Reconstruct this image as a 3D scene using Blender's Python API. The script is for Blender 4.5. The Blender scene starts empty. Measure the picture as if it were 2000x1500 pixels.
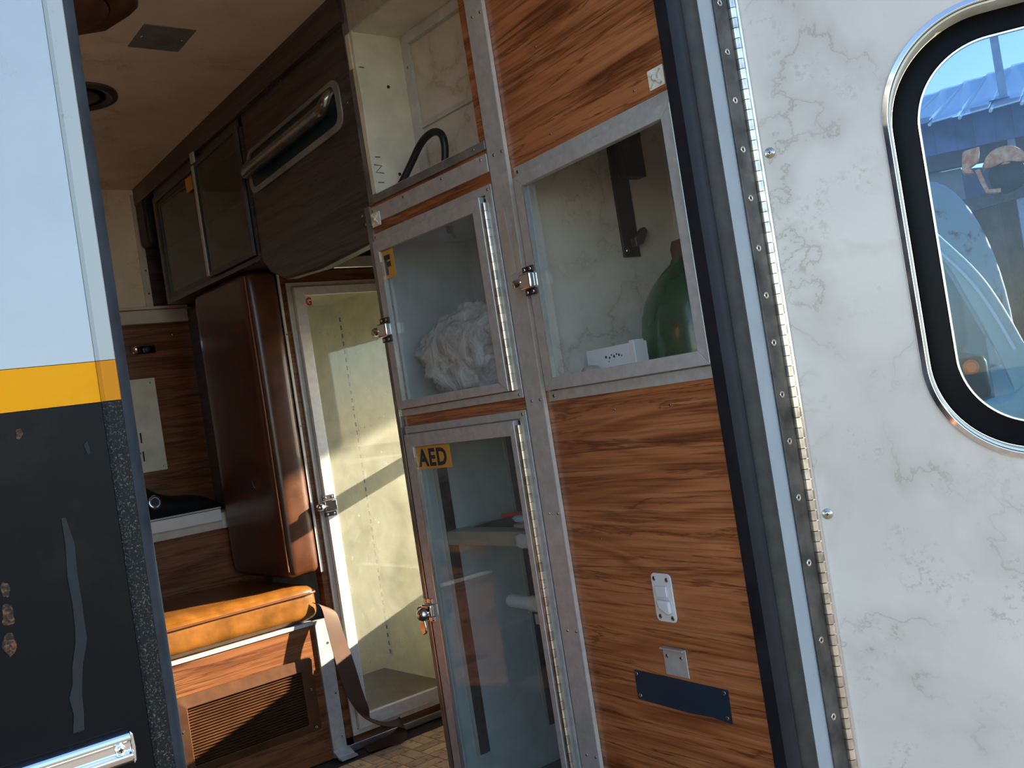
import bpy, bmesh, math, random
from math import sin, cos, radians, pi
from mathutils import Vector, Matrix, noise

random.seed(7)
scene = bpy.context.scene
COL = scene.collection

# ------------------------------------------------------------------ camera
cam_data = bpy.data.cameras.new('camera')
cam = bpy.data.objects.new('camera', cam_data)
COL.objects.link(cam)
yaw, pitch, roll = radians(39.264), radians(0.976), radians(8.807)
fw = Vector((sin(yaw) * cos(pitch), cos(yaw) * cos(pitch), sin(pitch)))
rt = Vector((cos(yaw), -sin(yaw), 0))
up = rt.cross(fw)
cx = cos(roll) * rt - sin(roll) * up
cy = sin(roll) * rt + cos(roll) * up
M = Matrix((cx, cy, -fw)).transposed().to_4x4()
M.translation = Vector((0, 0, 0.94))
cam.matrix_world = M
cam_data.sensor_width = 36.0
cam_data.lens = 1942.8 / 2000 * 36
cam_data.clip_start = 0.01
cam_data.clip_end = 500
scene.camera = cam

# ------------------------------------------------------------------ light
SUN_TRAVEL = Vector((-1, 0.40, -0.32)).normalized()
world = bpy.data.worlds.new('world')
scene.world = world
world.use_nodes = True
wn = world.node_tree
wn.nodes.clear()
wo = wn.nodes.new('ShaderNodeOutputWorld')
wb = wn.nodes.new('ShaderNodeBackground')
ws = wn.nodes.new('ShaderNodeTexSky')
ws.sky_type = 'NISHITA'
ws.sun_disc = False
ws.sun_elevation = radians(22)
ws.sun_rotation = math.atan2(1, -0.4)
ws.altitude = 600
ws.air_density = 1.0
ws.dust_density = 0.4
ws.ozone_density = 2.0
wb.inputs['Strength'].default_value = 0.36
wn.links.new(ws.outputs[0], wb.inputs['Color'])
wn.links.new(wb.outputs[0], wo.inputs['Surface'])
sun_data = bpy.data.lights.new('sun', 'SUN')
sun_data.energy = 22.0
sun_data.angle = radians(0.6)
sun_data.color = (1.0, 0.83, 0.60)
sun = bpy.data.objects.new('sun', sun_data)
COL.objects.link(sun)
sun.location = (8, -4, 6)
sun.rotation_euler = SUN_TRAVEL.to_track_quat('-Z', 'Y').to_euler()

vs = scene.view_settings
scene.display_settings.display_device = 'sRGB'
vs.view_transform = 'Standard'
vs.look = 'None'
vs.gamma = 1.0
vs.use_curve_mapping = False
vs.exposure = 0.75
scene.cycles.max_bounces = 12
scene.cycles.diffuse_bounces = 6
scene.cycles.transparent_max_bounces = 24
scene.cycles.sample_clamp_indirect = 6.0


# ------------------------------------------------------------------ materials
class NT:
    def __init__(self, name):
        self.m = bpy.data.materials.new(name)
        self.m.use_nodes = True
        self.t = self.m.node_tree
        self.t.nodes.clear()
        self.out = self.t.nodes.new('ShaderNodeOutputMaterial')

    def n(self, kind, **kw):
        nd = self.t.nodes.new(kind)
        for k, v in kw.items():
            if k.startswith('i_'):
                key = k[2:].replace('_', ' ')
                s = nd.inputs[int(key)] if key.isdigit() else nd.inputs[key]
                if isinstance(v, bpy.types.NodeSocket):
                    self.t.links.new(v, s)
                else:
                    s.default_value = v
            else:
                setattr(nd, k, v)
        return nd

    def link(self, a, b):
        self.t.links.new(a, b)

    def math(self, op, a, b=0.0, c=0.0):
        nd = self.n('ShaderNodeMath', operation=op)
        for i, v in enumerate((a, b, c)):
            if isinstance(v, bpy.types.NodeSocket):
                self.link(v, nd.inputs[i])
            else:
                nd.inputs[i].default_value = v
        return nd.outputs[0]

    def mix(self, fac, a, b, mode='MIX'):
        nd = self.n('ShaderNodeMix', data_type='RGBA', blend_type=mode)
        for i, v in ((0, fac), (6, a), (7, b)):
            if isinstance(v, bpy.types.NodeSocket):
                self.link(v, nd.inputs[i])
            else:
                nd.inputs[i].default_value = v if i == 0 else (v[0], v[1], v[2], 1)
        return nd.outputs[2]

    def ramp(self, fac, stops):
        nd = self.n('ShaderNodeValToRGB')
        el = nd.color_ramp.elements
        while len(el) > 1:
            el.remove(el[-1])
        el[0].position = stops[0][0]
        c = stops[0][1]
        el[0].color = (*c, 1) if len(c) == 3 else c
        for p, c in stops[1:]:
            e = el.new(p)
            e.color = (*c, 1)
        self.link(fac, nd.inputs[0])
        return nd.outputs[0]

    def coord(self, scale=(1, 1, 1), rot=(0, 0, 0), loc=(0, 0, 0)):
        tc = self.n('ShaderNodeNewGeometry')
        mp = self.n('ShaderNodeMapping')
        self.link(tc.outputs['Position'], mp.inputs[0])
        mp.inputs['Scale'].default_value = scale
        mp.inputs['Rotation'].default_value = rot
        mp.inputs['Location'].default_value = loc
        return mp.outputs[0]

    def noise(self, vec, scale=5.0, detail=4.0, rough=0.55, dist=0.0):
        nd = self.n('ShaderNodeTexNoise')
        self.link(vec, nd.inputs['Vector'])
        nd.inputs['Scale'].default_value = scale
        nd.inputs['Detail'].default_value = detail
        nd.inputs['Roughness'].default_value = rough
        nd.inputs['Distortion'].default_value = dist
        return nd.outputs[0]

    def bsdf(self, color, rough=0.5, metal=0.0, coat=0.0, bump=None, bump_d=0.002, spec=0.5, **kw):
        p = self.n('ShaderNodeBsdfPrincipled')
        for k, v in (('Base Color', color), ('Roughness', rough), ('Metallic', metal), ('Coat Weight', coat), ('Specular IOR Level', spec)):
            if isinstance(v, bpy.types.NodeSocket):
                self.link(v, p.inputs[k])
            elif k == 'Base Color':
                p.inputs[k].default_value = (*v, 1)
            else:
                p.inputs[k].default_value = v
        for k, v in kw.items():
            p.inputs[k.replace('_', ' ')].default_value = v
        if bump is not None:
            b = self.n('ShaderNodeBump')
            b.inputs['Strength'].default_value = 1.0
            b.inputs['Distance'].default_value = bump_d
            self.link(bump, b.inputs['Height'])
            self.link(b.outputs[0], p.inputs['Normal'])
        self.link(p.outputs[0], self.out.inputs[0])
        return p


MAT = {}


def plain(name, color, rough=0.5, metal=0.0, coat=0.0, var=0.08, vscale=18.0, bump=0.0, spec=0.5):
    t = NT(name)
    v = t.noise(t.coord(), vscale, 5)
    lo = tuple(c * (1 - var * 1.6) for c in color)
    hi = tuple(min(1, c * (1 + var * 1.6)) for c in color)
    col = t.ramp(v, [(0.3, lo), (0.7, hi)])
    r = t.math('ADD', t.math('MULTIPLY', v, 0.16), rough - 0.08)
    t.bsdf(col, r, metal, coat, bump=v if bump else None, bump_d=bump, spec=spec)
    MAT[name] = t.m
    return t.m


def wood(name, axis, dark, mid, light, rough=0.33, off=(0, 0, 0)):
    t = NT(name)
    # grain runs level along the panel: only the height varies quickly
    sc = [1.0, 1.0, 10.0]
    fi = [4.0, 4.0, 260.0]
    me = [1.8, 1.8, 62.0]
    a = t.noise(t.coord(sc, loc=off), 1.5, 4, 0.5, 0.7)
    rings = t.math('PINGPONG', t.math('MULTIPLY', a, 7.0), 1.0)
    m = t.noise(t.coord(me, loc=off), 1.0, 4, 0.6, 0.5)
    b = t.noise(t.coord(fi, loc=off), 1.0, 2)
    v = t.math('ADD', t.math('ADD', t.math('MULTIPLY', a, 0.30), t.math('MULTIPLY', rings, 0.22)), t.math('MULTIPLY', m, 0.48))
    col = t.ramp(v, [(0.30, dark), (0.43, mid), (0.56, light), (0.70, mid)])
    m2 = t.noise(t.coord([1.3, 1.3, 30.0], loc=off), 1.0, 5, 0.62, 0.9)
    ln = t.ramp(t.math('ABSOLUTE', t.math('SUBTRACT', m2, 0.5)), [(0.0, (0.75, 0.75, 0.75)), (0.028, (0, 0, 0))])
    col = t.mix(ln, col, tuple(q * 0.7 for q in dark))
    pores = t.ramp(b, [(0.36, (0.5, 0.5, 0.5)), (0.50, (1, 1, 1))])
    col = t.mix(0.5, col, t.mix(1.0, col, pores, 'MULTIPLY'))
    t.bsdf(col, rough, 0, 0.15)
    MAT[name] = t.m


def marble(name, base, tint, vein, vein_w=0.022, scale=2.2, rough=0.32, mask=(0.42, 0.60)):
    t = NT(name)
    c = t.coord()
    big = t.noise(c, 3.4, 4, 0.55, 0.4)
    col = t.mix(t.ramp(big, [(0.35, (0, 0, 0)), (0.65, (1, 1, 1))]), base, tint)
    c2 = t.coord(rot=(0.5, 0.7, 0.9))
    msk = t.ramp(t.noise(c, 5.0, 3), [(mask[0], (0, 0, 0)), (mask[1], (1, 1, 1))])

    def ridge(sc, w, det=8.0, dist=0.3):
        q = t.math('ABSOLUTE', t.math('SUBTRACT', t.noise(c2, sc, det, 0.60, dist), 0.5))
        return t.ramp(q, [(0.0, (1, 1, 1)), (w, (0, 0, 0))])
    fine = t.math('MULTIPLY', ridge(scale * 2.4, vein_w * 0.55), msk)
    halo = t.math('MULTIPLY', t.math('MULTIPLY', ridge(scale * 2.4, vein_w * 3.5, 4.0), msk), 0.30)
    speck = t.noise(c, 95, 4, 0.7)
    patch = t.ramp(t.noise(c, 11.0, 3), [(0.54, (0, 0, 0)), (0.66, (1, 1, 1))])
    sm = t.math('MULTIPLY', t.math('MULTIPLY', t.ramp(speck, [(0.52, (0, 0, 0)), (0.62, (1, 1, 1))]), patch), 0.40)
    f = t.math('MAXIMUM', t.math('MAXIMUM', t.math('MULTIPLY', fine, 0.7), halo), sm)
    col = t.mix(f, col, vein)
    t.bsdf(col, rough)
    MAT[name] = t.m


def glass(name, tint=(0.94, 0.97, 0.96), dust=0.06, dust_col=(0.5, 0.5, 0.48), refl=1.0):
    t = NT(name)
    tr = t.n('ShaderNodeBsdfTransparent', i_Color=(*tint, 1))
    gl = t.n('ShaderNodeBsdfGlossy', i_Roughness=0.015, i_Color=(1, 1, 1, 1))
    lw = t.n('ShaderNodeLayerWeight', i_Blend=0.5)
    f5 = t.math('POWER', lw.outputs['Facing'], 5.0)
    fr = t.math('MULTIPLY', t.math('ADD', t.math('MULTIPLY', f5, 0.9), 0.045), refl)
    m1 = t.n('ShaderNodeMixShader')
    t.link(fr, m1.inputs[0])
    t.link(tr.outputs[0], m1.inputs[1])
    t.link(gl.outputs[0], m1.inputs[2])
    df = t.n('ShaderNodeBsdfDiffuse', i_Color=(*dust_col, 1))
    ns = t.noise(t.coord(), 5, 6, 0.65, 0.6)
    sp = t.noise(t.coord(scale=(1, 1, 0.6)), 90, 3, 0.7)
    dm = t.math('MULTIPLY', t.ramp(ns, [(0.3, (0.35,) * 3), (0.7, (1.3,) * 3)]), dust)
    dm = t.math('ADD', dm, t.math('MULTIPLY', t.ramp(sp, [(0.66, (0, 0, 0)), (0.74, (1, 1, 1))]), dust * 1.6))
    m2 = t.n('ShaderNodeMixShader')
    t.link(dm, m2.inputs[0])
    t.link(m1.outputs[0], m2.inputs[1])
    t.link(df.outputs[0], m2.inputs[2])
    t.link(m2.outputs[0], t.out.inputs[0])
    MAT[name] = t.m


def mix_spots(name, base, spot, lo, hi, scale, rough, metal=0.0, coat=0.0, strength=1.0, stretch=(1, 1, 1), spec=0.5):
    t = NT(name)
    s = t.noise(t.coord(scale=stretch), scale, 6, 0.7)
    f = t.math('MULTIPLY', t.ramp(s, [(lo, (0, 0, 0)), (hi, (1, 1, 1))]), strength)
    col = t.mix(f, base, spot)
    t.bsdf(col, rough, metal, coat, spec=spec)
    MAT[name] = t.m


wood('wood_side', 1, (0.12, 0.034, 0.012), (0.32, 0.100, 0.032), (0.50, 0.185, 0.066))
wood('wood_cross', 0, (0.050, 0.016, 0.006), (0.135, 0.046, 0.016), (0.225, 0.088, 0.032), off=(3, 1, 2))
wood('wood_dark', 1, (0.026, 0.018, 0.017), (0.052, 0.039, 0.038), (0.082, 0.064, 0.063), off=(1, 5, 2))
marble('marble_white', (0.68, 0.605, 0.525), (0.57, 0.50, 0.43), (0.30, 0.235, 0.155), 0.03, 2.2, 0.32, (0.36, 0.54))
marble('marble_cream', (0.84, 0.74, 0.58), (0.73, 0.63, 0.49), (0.44, 0.35, 0.25), 0.05, 1.6, 0.45)
marble('marble_shelf', (0.70, 0.65, 0.57), (0.62, 0.575, 0.50), (0.34, 0.28, 0.20), 0.026, 2.6, 0.45, (0.34, 0.52))
plain('cream_board', (0.72, 0.69, 0.56), 0.5)
plain('cream_paint', (0.76, 0.75, 0.63), 0.5)
plain('grey_liner', (0.55, 0.56, 0.54), 0.5)
plain('cream_trim', (0.55, 0.50, 0.42), 0.45)
plain('aluminium', (0.555, 0.565, 0.54), 0.38, 0.40, var=0.08, vscale=60)
plain('aluminium_pale', (0.72, 0.70, 0.64), 0.36, 0.20, var=0.06, vscale=60)
plain('aluminium_old', (0.27, 0.28, 0.27), 0.42, 0.5, var=0.25, vscale=14)
plain('alu_edge', (0.80, 0.80, 0.78), 0.22, 0.9, var=0.04)
plain('chrome', (0.80, 0.80, 0.82), 0.09, 1.0, var=0.03)
plain('steel_worn', (0.55, 0.50, 0.44), 0.25, 0.95, var=0.25, vscale=40)
plain('steel_bright', (0.78, 0.72, 0.62), 0.20, 0.95, var=0.15, vscale=40)
plain('steel_dim', (0.30, 0.29, 0.28), 0.22, 0.9, var=0.2)
plain('frame_dark', (0.085, 0.088, 0.088), 0.42, 0.4, var=0.2)
plain('dark_steel', (0.085, 0.075, 0.066), 0.42, 0.5, var=0.35, vscale=26)
plain('black_metal', (0.022, 0.020, 0.022), 0.40, 0.3)
plain('black_plastic', (0.012, 0.012, 0.014), 0.45)
plain('recess_dark', (0.01, 0.01, 0.01), 0.7)
plain('rubber', (0.010, 0.0105, 0.013), 0.5, var=0.25, spec=0.25)
plain('rubber_old', (0.020, 0.018, 0.013), 0.6, var=0.4, vscale=40)
plain('rubber_blue', (0.020, 0.026, 0.032), 0.65, var=0.25, vscale=30, spec=0.2)
plain('gasket', (0.003, 0.003, 0.004), 0.35, var=0.1, spec=0.1)
plain('white_paint', (0.315, 0.345, 0.362), 0.30, coat=0.4, var=0.03)
mix_spots('white_chipped', (0.295, 0.320, 0.303), (0.16, 0.15, 0.13), 0.63, 0.72, 55, 0.4, strength=0.7)
mix_spots('orange_stripe', (0.66, 0.27, 0.0), (0.60, 0.23, 0.0), 0.5, 0.75, 12, 0.5, spec=0.12)
mix_spots('orange_chipped', (0.48, 0.175, 0.003), (0.40, 0.16, 0.02), 0.56, 0.70, 60, 0.5, spec=0.12)
mix_spots('black_paint', (0.005, 0.0055, 0.0065), (0.014, 0.011, 0.008), 0.50, 0.75, 9, 0.32, spec=0.07)
mix_spots('black_speckled', (0.008, 0.009, 0.010), (0.20, 0.175, 0.12), 0.55, 0.68, 720, 0.5, strength=0.8, spec=0.1)
plain('drip_grey', (0.020, 0.022, 0.022), 0.6, spec=0.1)
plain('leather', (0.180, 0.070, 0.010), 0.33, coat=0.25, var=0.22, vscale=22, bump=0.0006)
plain('leather_shaded', (0.064, 0.020, 0.006), 0.34, coat=0.2, var=0.2, vscale=22, bump=0.0006)  # same leather as the cushion, with the backrest's shade put into the colour
plain('leather_piping', (0.11, 0.032, 0.007), 0.4)
plain('strap_brown', (0.052, 0.018, 0.005), 0.7, var=0.2)
plain('brown_plastic', (0.080, 0.034, 0.014), 0.33, var=0.18)
plain('recess_teal', (0.008, 0.030, 0.042), 0.35)
plain('navy_plate', (0.010, 0.028, 0.050), 0.42)
plain('white_plastic', (0.74, 0.74, 0.72), 0.35, var=0.03)
plain('ivory_plastic', (0.80, 0.77, 0.66), 0.4, var=0.04)
plain('paper_white', (0.76, 0.78, 0.80), 0.7, var=0.04)
plain('paper_blue', (0.50, 0.66, 0.80), 0.6, var=0.06)
plain('ink', (0.012, 0.03, 0.055), 0.5)
plain('ink_red', (0.45, 0.02, 0.02), 0.5)
plain('sticker_orange', (0.68, 0.36, 0.055), 0.5, var=0.04)
plain('cylinder_green', (0.010, 0.065, 0.022), 0.28, coat=0.3, var=0.15)
plain('rust_brown', (0.10, 0.04, 0.018), 0.7, var=0.3)
plain('hose_black', (0.010, 0.014, 0.016), 0.4)
plain('lamp_orange', (0.95, 0.22, 0.04), 0.35)
plain('red_plastic', (0.62, 0.035, 0.03), 0.4)
plain('yellow_plastic', (0.80, 0.55, 0.03), 0.5)
plain('shelf_tan', (0.44, 0.38, 0.29), 0.45)
mix_spots('painted_glint', (0.012, 0.009, 0.007), (0.14, 0.055, 0.022), 0.47, 0.60, 210, 0.5, spec=0.2)  # rusty-gold speckle that paints reflections onto the black door
mix_spots('carpet', (0.22, 0.14, 0.08), (0.07, 0.045, 0.028), 0.4, 0.6, 240, 0.95)
mix_spots('carpet_dark', (0.04, 0.036, 0.032), (0.02, 0.02, 0.02), 0.4, 0.6, 200, 0.95)
mix_spots('tile_a', (0.62, 0.41, 0.22), (0.11, 0.07, 0.04), 0.52, 0.70, 45, 0.55)
mix_spots('tile_b', (0.74, 0.51, 0.24), (0.12, 0.075, 0.04), 0.54, 0.70, 45, 0.55)
mix_spots('tile_c', (0.51, 0.34, 0.20), (0.10, 0.06, 0.04), 0.50, 0.70, 45, 0.55)
plain('grout', (0.045, 0.032, 0.022), 0.8)
mix_spots('ground', (0.11, 0.10, 0.085), (0.07, 0.065, 0.055), 0.4, 0.6, 14, 0.9)
plain('teal_paint', (0.33, 0.55, 0.52), 0.3, coat=0.4, var=0.06)
plain('teal_light', (0.62, 0.78, 0.78), 0.3, var=0.03)
plain('shed_brown', (0.10, 0.062, 0.060), 0.8, var=0.3, vscale=9)
plain('shed_brown_b', (0.135, 0.085, 0.080), 0.8, var=0.3, vscale=9)
plain('beam_grey', (0.085, 0.095, 0.115), 0.7, var=0.25)
plain('fascia_blue', (0.09, 0.14, 0.26), 0.6, var=0.3, vscale=6)
plain('post_blue', (0.34, 0.46, 0.56), 0.6, var=0.1)
plain('panel_grey', (0.24, 0.28, 0.31), 0.6, var=0.1)
mix_spots('panel_rusty', (0.28, 0.36, 0.38), (0.12, 0.08, 0.07), 0.54, 0.64, 9, 0.6)
mix_spots('rust_bright', (0.80, 0.24, 0.09), (0.92, 0.58, 0.30), 0.42, 0.62, 16, 0.7)
plain('hill', (0.09, 0.12, 0.18), 0.95, var=0.15, vscale=0.4)
t = NT('polycarbonate')
_v = t.noise(t.coord(scale=(1, 1, 1)), 3, 4)
_d = t.n('ShaderNodeBsdfTranslucent', i_Color=(0.62, 0.80, 0.92, 1))
_e = t.n('ShaderNodeBsdfDiffuse', i_Color=(0.55, 0.72, 0.85, 1))
_f = t.n('ShaderNodeBsdfTransparent', i_Color=(0.75, 0.88, 0.97, 1))
_m = t.n('ShaderNodeMixShader', i_0=0.5)
t.link(_d.outputs[0], _m.inputs[1]); t.link(_e.outputs[0], _m.inputs[2])
_m2 = t.n('ShaderNodeMixShader', i_0=0.45)
t.link(_m.outputs[0], _m2.inputs[1]); t.link(_f.outputs[0], _m2.inputs[2])
t.link(_m2.outputs[0], t.out.inputs[0])
MAT['polycarbonate'] = t.m
t = NT('plastic_film')
_n = t.noise(t.coord(), 22, 6, 0.6, 1.2)
_p = t.bsdf(t.ramp(_n, [(0.35, (0.40, 0.37, 0.34)), (0.62, (0.86, 0.83, 0.79))]), 0.22, bump=_n, bump_d=0.01, coat=0.4)
MAT['plastic_film'] = t.m
glass('glass_clear', (0.985, 0.985, 0.975), dust=0.012, refl=0.4)
glass('glass_cabinet', (0.90, 0.94, 0.94), 0.05, (0.55, 0.60, 0.62), 0.6)
glass('glass_hazy', (0.93, 0.96, 0.965), 0.09, (0.50, 0.56, 0.60), 0.5)
glass('glass_tall', (0.95, 0.96, 0.93), 0.17, (0.62, 0.64, 0.55), 0.6)
glass('glass_dark', (0.55, 0.58, 0.58), 0.05, (0.25, 0.24, 0.22), 1.2)
glass('glass_window', (0.46, 0.545, 0.66), 0.02, (0.3, 0.35, 0.4), 0.5)
glass('glass_truck', (0.6, 0.75, 0.75), 0.03, (0.4, 0.5, 0.5), 0.6)
glass('glass_side', (0.97, 0.97, 0.97), 0.01)


# ------------------------------------------------------------------ mesh helpers
class Frame:
    def __init__(self, o, u, w, n):
        self.o, self.u, self.w, self.n = (Vector(v) for v in (o, u, w, n))

    def P(self, a, b, c=0.0):
        return self.o + self.u * a + self.w * b + self.n * c

    def rot(self):
        return Matrix((self.u, self.w, self.n)).transposed()


def wl(o):
    v = Vector((0, 0, 0))
    while o is not None:
        v += o.location
        o = o.parent
    return v


def tag(o, label=None, cat=None, group=None, kind=None):
    if label:
        o['label'] = label
    if cat:
        o['category'] = cat
    if group:
        o['group'] = group
    if kind:
        o['kind'] = kind
    return o


def thing(name, label, cat, loc, group=None):
    o = bpy.data.objects.new(name, None)
    o.empty_display_size = 0.05
    COL.objects.link(o)
    o.location = loc
    return tag(o, label, cat, group)


class MB:
    def __init__(self):
        self.v, self.f, self.mi = [], [], []

    def add(self, vs_, fs, mi=0):
        k = len(self.v)
        self.v += [Vector(p) for p in vs_]
        for f in fs:
            self.f.append([i + k for i in f])
            self.mi.append(mi)
        return self

    def box(self, F, a0, a1, b0, b1, c0, c1, mi=0):
        p = [F.P(a, b, c) for c in (c0, c1) for a, b in ((a0, b0), (a1, b0), (a1, b1), (a0, b1))]
        return self.add(p, [(3, 2, 1, 0), (4, 5, 6, 7), (0, 1, 5, 4), (1, 2, 6, 5), (2, 3, 7, 6), (3, 0, 4, 7)], mi)

    def prism(self, F, pts, c0, c1, mi=0):
        n = len(pts)
        p = [F.P(a, b, c0) for a, b in pts] + [F.P(a, b, c1) for a, b in pts]
        fs = [tuple(range(n - 1, -1, -1)), tuple(range(n, 2 * n))]
        fs += [(i, (i + 1) % n, n + (i + 1) % n, n + i) for i in range(n)]
        return self.add(p, fs, mi)

    def ring(self, F, outer, inner, c0, c1, c0i=None, c1i=None, mi=0):
        n = len(outer)
        c0i = c0 if c0i is None else c0i
        c1i = c1 if c1i is None else c1i
        p = [F.P(a, b, c0) for a, b in outer] + [F.P(a, b, c1) for a, b in outer]
        p += [F.P(a, b, c0i) for a, b in inner] + [F.P(a, b, c1i) for a, b in inner]
        fs = []
        for i in range(n):
            j = (i + 1) % n
            fs += [(i, j, n + j, n + i), (n + i, n + j, 3 * n + j, 3 * n + i), (3 * n + i, 3 * n + j, 2 * n + j, 2 * n + i), (2 * n + i, 2 * n + j, j, i)]
        return self.add(p, fs, mi)

    def tube(self, pts, r, n=10, caps=True, mi=0):
        pts = [Vector(p) for p in pts]
        rs = r if isinstance(r, (list, tuple)) else [r] * len(pts)
        prev = None
        vs_, fs = [], []
        for i, p in enumerate(pts):
            d = (pts[min(i + 1, len(pts) - 1)] - pts[max(i - 1, 0)]).normalized()
            if prev is None:
                x = d.orthogonal().normalized()
            else:
                x = (prev - d * prev.dot(d)).normalized()
            prev = x
            y = d.cross(x)
            vs_ += [p + (x * cos(2 * pi * k / n) + y * sin(2 * pi * k / n)) * rs[i] for k in range(n)]
        for i in range(len(pts) - 1):
            for k in range(n):
                fs.append((i * n + k, i * n + (k + 1) % n, (i + 1) * n + (k + 1) % n, (i + 1) * n + k))
        if caps:
            fs += [tuple(range(n - 1, -1, -1)), tuple(range((len(pts) - 1) * n, len(pts) * n))]
        return self.add(vs_, fs, mi)

    def lathe(self, F, a, b, prof, n=20, mi=0):
        vs_, fs = [], []
        for r, c in prof:
            vs_ += [F.P(a + r * cos(2 * pi * k / n), b + r * sin(2 * pi * k / n), c) for k in range(n)]
        for i in range(len(prof) - 1):
            for k in range(n):
                fs.append((i * n + k, i * n + (k + 1) % n, (i + 1) * n + (k + 1) % n, (i + 1) * n + k))
        fs += [tuple(range(n - 1, -1, -1)), tuple(range((len(prof) - 1) * n, len(prof) * n))]
        return self.add(vs_, fs, mi)

    def build(self, name, mat, parent=None, smooth=False, bevel=0.0, seg=2, origin=None):
        me = bpy.data.meshes.new(name)
        if parent is None:
            if origin is None:
                lo = Vector([min(p[i] for p in self.v) for i in range(3)])
                hi = Vector([max(p[i] for p in self.v) for i in range(3)])
                origin = Vector(((lo.x + hi.x) / 2, (lo.y + hi.y) / 2, lo.z))
            off = Vector(origin)
        else:
            off = wl(parent)
        me.from_pydata([p - off for p in self.v], [], self.f)
        for m in (mat if isinstance(mat, (list, tuple)) else [mat]):
            me.materials.append(MAT[m])
        me.polygons.foreach_set('material_index', self.mi)
        bm = bmesh.new()
        bm.from_mesh(me)
        bmesh.ops.recalc_face_normals(bm, faces=bm.faces)
        bm.to_mesh(me)
        bm.free()
        if smooth:
            me.polygons.foreach_set('use_smooth', [True] * len(me.polygons))
        o = bpy.data.objects.new(name, me)
        COL.objects.link(o)
        if parent is None:
            o.location = off
        else:
            o.parent = parent
        if bevel > 0:
            md = o.modifiers.new('bevel', 'BEVEL')
            md.width = bevel
            md.segments = seg
            md.limit_method = 'ANGLE'
            md.angle_limit = radians(40)
        if smooth or bevel > 0:
            me.polygons.foreach_set('use_smooth', [True] * len(me.polygons))
            md = o.modifiers.new('wn', 'WEIGHTED_NORMAL')
            md.keep_sharp = True
            if not smooth or smooth == 'auto':
                try:
                    me.set_sharp_from_angle(angle=radians(40))
                except Exception:
                    pass
        return o


def box(F, a0, a1, b0, b1, c0, c1, name, mat, parent=None, bevel=0.0):
    return MB().box(F, a0, a1, b0, b1, c0, c1).build(name, mat, parent, bevel=bevel)


def struct(o, label=None):
    return tag(o, label, kind='structure')


def rect(a0, a1, b0, b1):
    return [(a0, b0), (a1, b0), (a1, b1), (a0, b1)]


def rrect(a0, a1, b0, b1, r, n=6):
    pts = []
    for cx_, cy_, s in ((a1 - r, b0 + r, -90), (a1 - r, b1 - r, 0), (a0 + r, b1 - r, 90), (a0 + r, b0 + r, 180)):
        for k in range(n + 1):
            t_ = radians(s + 90 * k / n)
            pts.append((cx_ + r * cos(t_), cy_ + r * sin(t_)))
    return pts


def inst(mesh, name, parent, P, rot, scale=1.0):
    o = bpy.data.objects.new(name, mesh)
    COL.objects.link(o)
    o.parent = parent
    o.location = Vector(P) - wl(parent)
    o.rotation_euler = rot.to_euler()
    if scale != 1.0:
        o.scale = (scale, scale, scale)
    return o


IDF = Frame((0, 0, 0), (1, 0, 0), (0, 1, 0), (0, 0, 1))


def make_screw_mesh(name, mats, prof, hole=False):
    mb = MB()
    mb.lathe(IDF, 0, 0, prof, 12, 0)
    top = prof[-1][1]
    r = prof[-1][0] * 0.9
    if hole:
        mb.lathe(IDF, 0, 0, [(r * 1.05, top - 0.0002), (r * 0.9, top + 0.0002)], 8, 1)
    for x, y in () if hole else ((r, r * 0.3), (r * 0.3, r)):
        mb.box(IDF, -x, x, -y, y, top - 0.0002, top + 0.0002, 1)
    o = mb.build(name, mats, None, smooth=True, origin=(0, 0, 0))
    me = o.data
    bpy.data.objects.remove(o)
    return me


SCREW = make_screw_mesh('screw', ['steel_worn', 'recess_dark'], [(0.0034, -0.0005), (0.0034, 0.0005), (0.0029, 0.0010), (0.0019, 0.0007), (0.0016, 0.0006)], True)
SCREW_BRIGHT = make_screw_mesh('screw_bright', ['chrome', 'recess_dark'], [(0.0042, -0.0005), (0.0042, 0.0006), (0.0032, 0.0018), (0.002, 0.0023)])
WASHER = make_screw_mesh('screw_washer', ['steel_worn', 'black_metal'], [(0.0075, -0.0005), (0.0075, 0.0006), (0.0062, 0.0015), (0.0046, 0.0016), (0.0042, 0.0028), (0.0024, 0.0034)])


def screw(F, a, b, c, parent, mesh=None, scale=1.0):
    return inst(mesh or SCREW, 'screw', parent, F.P(a, b, c), F.rot(), scale)


def knuckle_mesh(r, h, mat):
    mb = MB().lathe(IDF, 0, 0, [(r, 0), (r, h)], 12)
    o = mb.build('knuckle', mat, None, smooth=True, origin=(0, 0, 0))
    me = o.data
    me.set_sharp_from_angle(angle=radians(50))
    bpy.data.objects.remove(o)
    return me


def piano_hinge(F, a, b0, b1, c, r, pitch_, parent, mats, leaf=None, leaf_mat='aluminium'):
    """continuous hinge: flat leaf with a row of separate barrels standing up along w"""
    h = MB().box(F, leaf[0], leaf[1], b0, b1, c - r * 0.9, c - r * 0.9 + 0.0015).build('hinge', leaf_mat, parent)
    ms = [knuckle_mesh(r, pitch_ * 0.955, m) for m in mats]
    n = int((b1 - b0) / pitch_)
    for k in range(n):
        inst(ms[k % len(ms)], 'knuckle', h, F.P(a, b0 + k * pitch_, c), Matrix.Identity(3))
    return h


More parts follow.
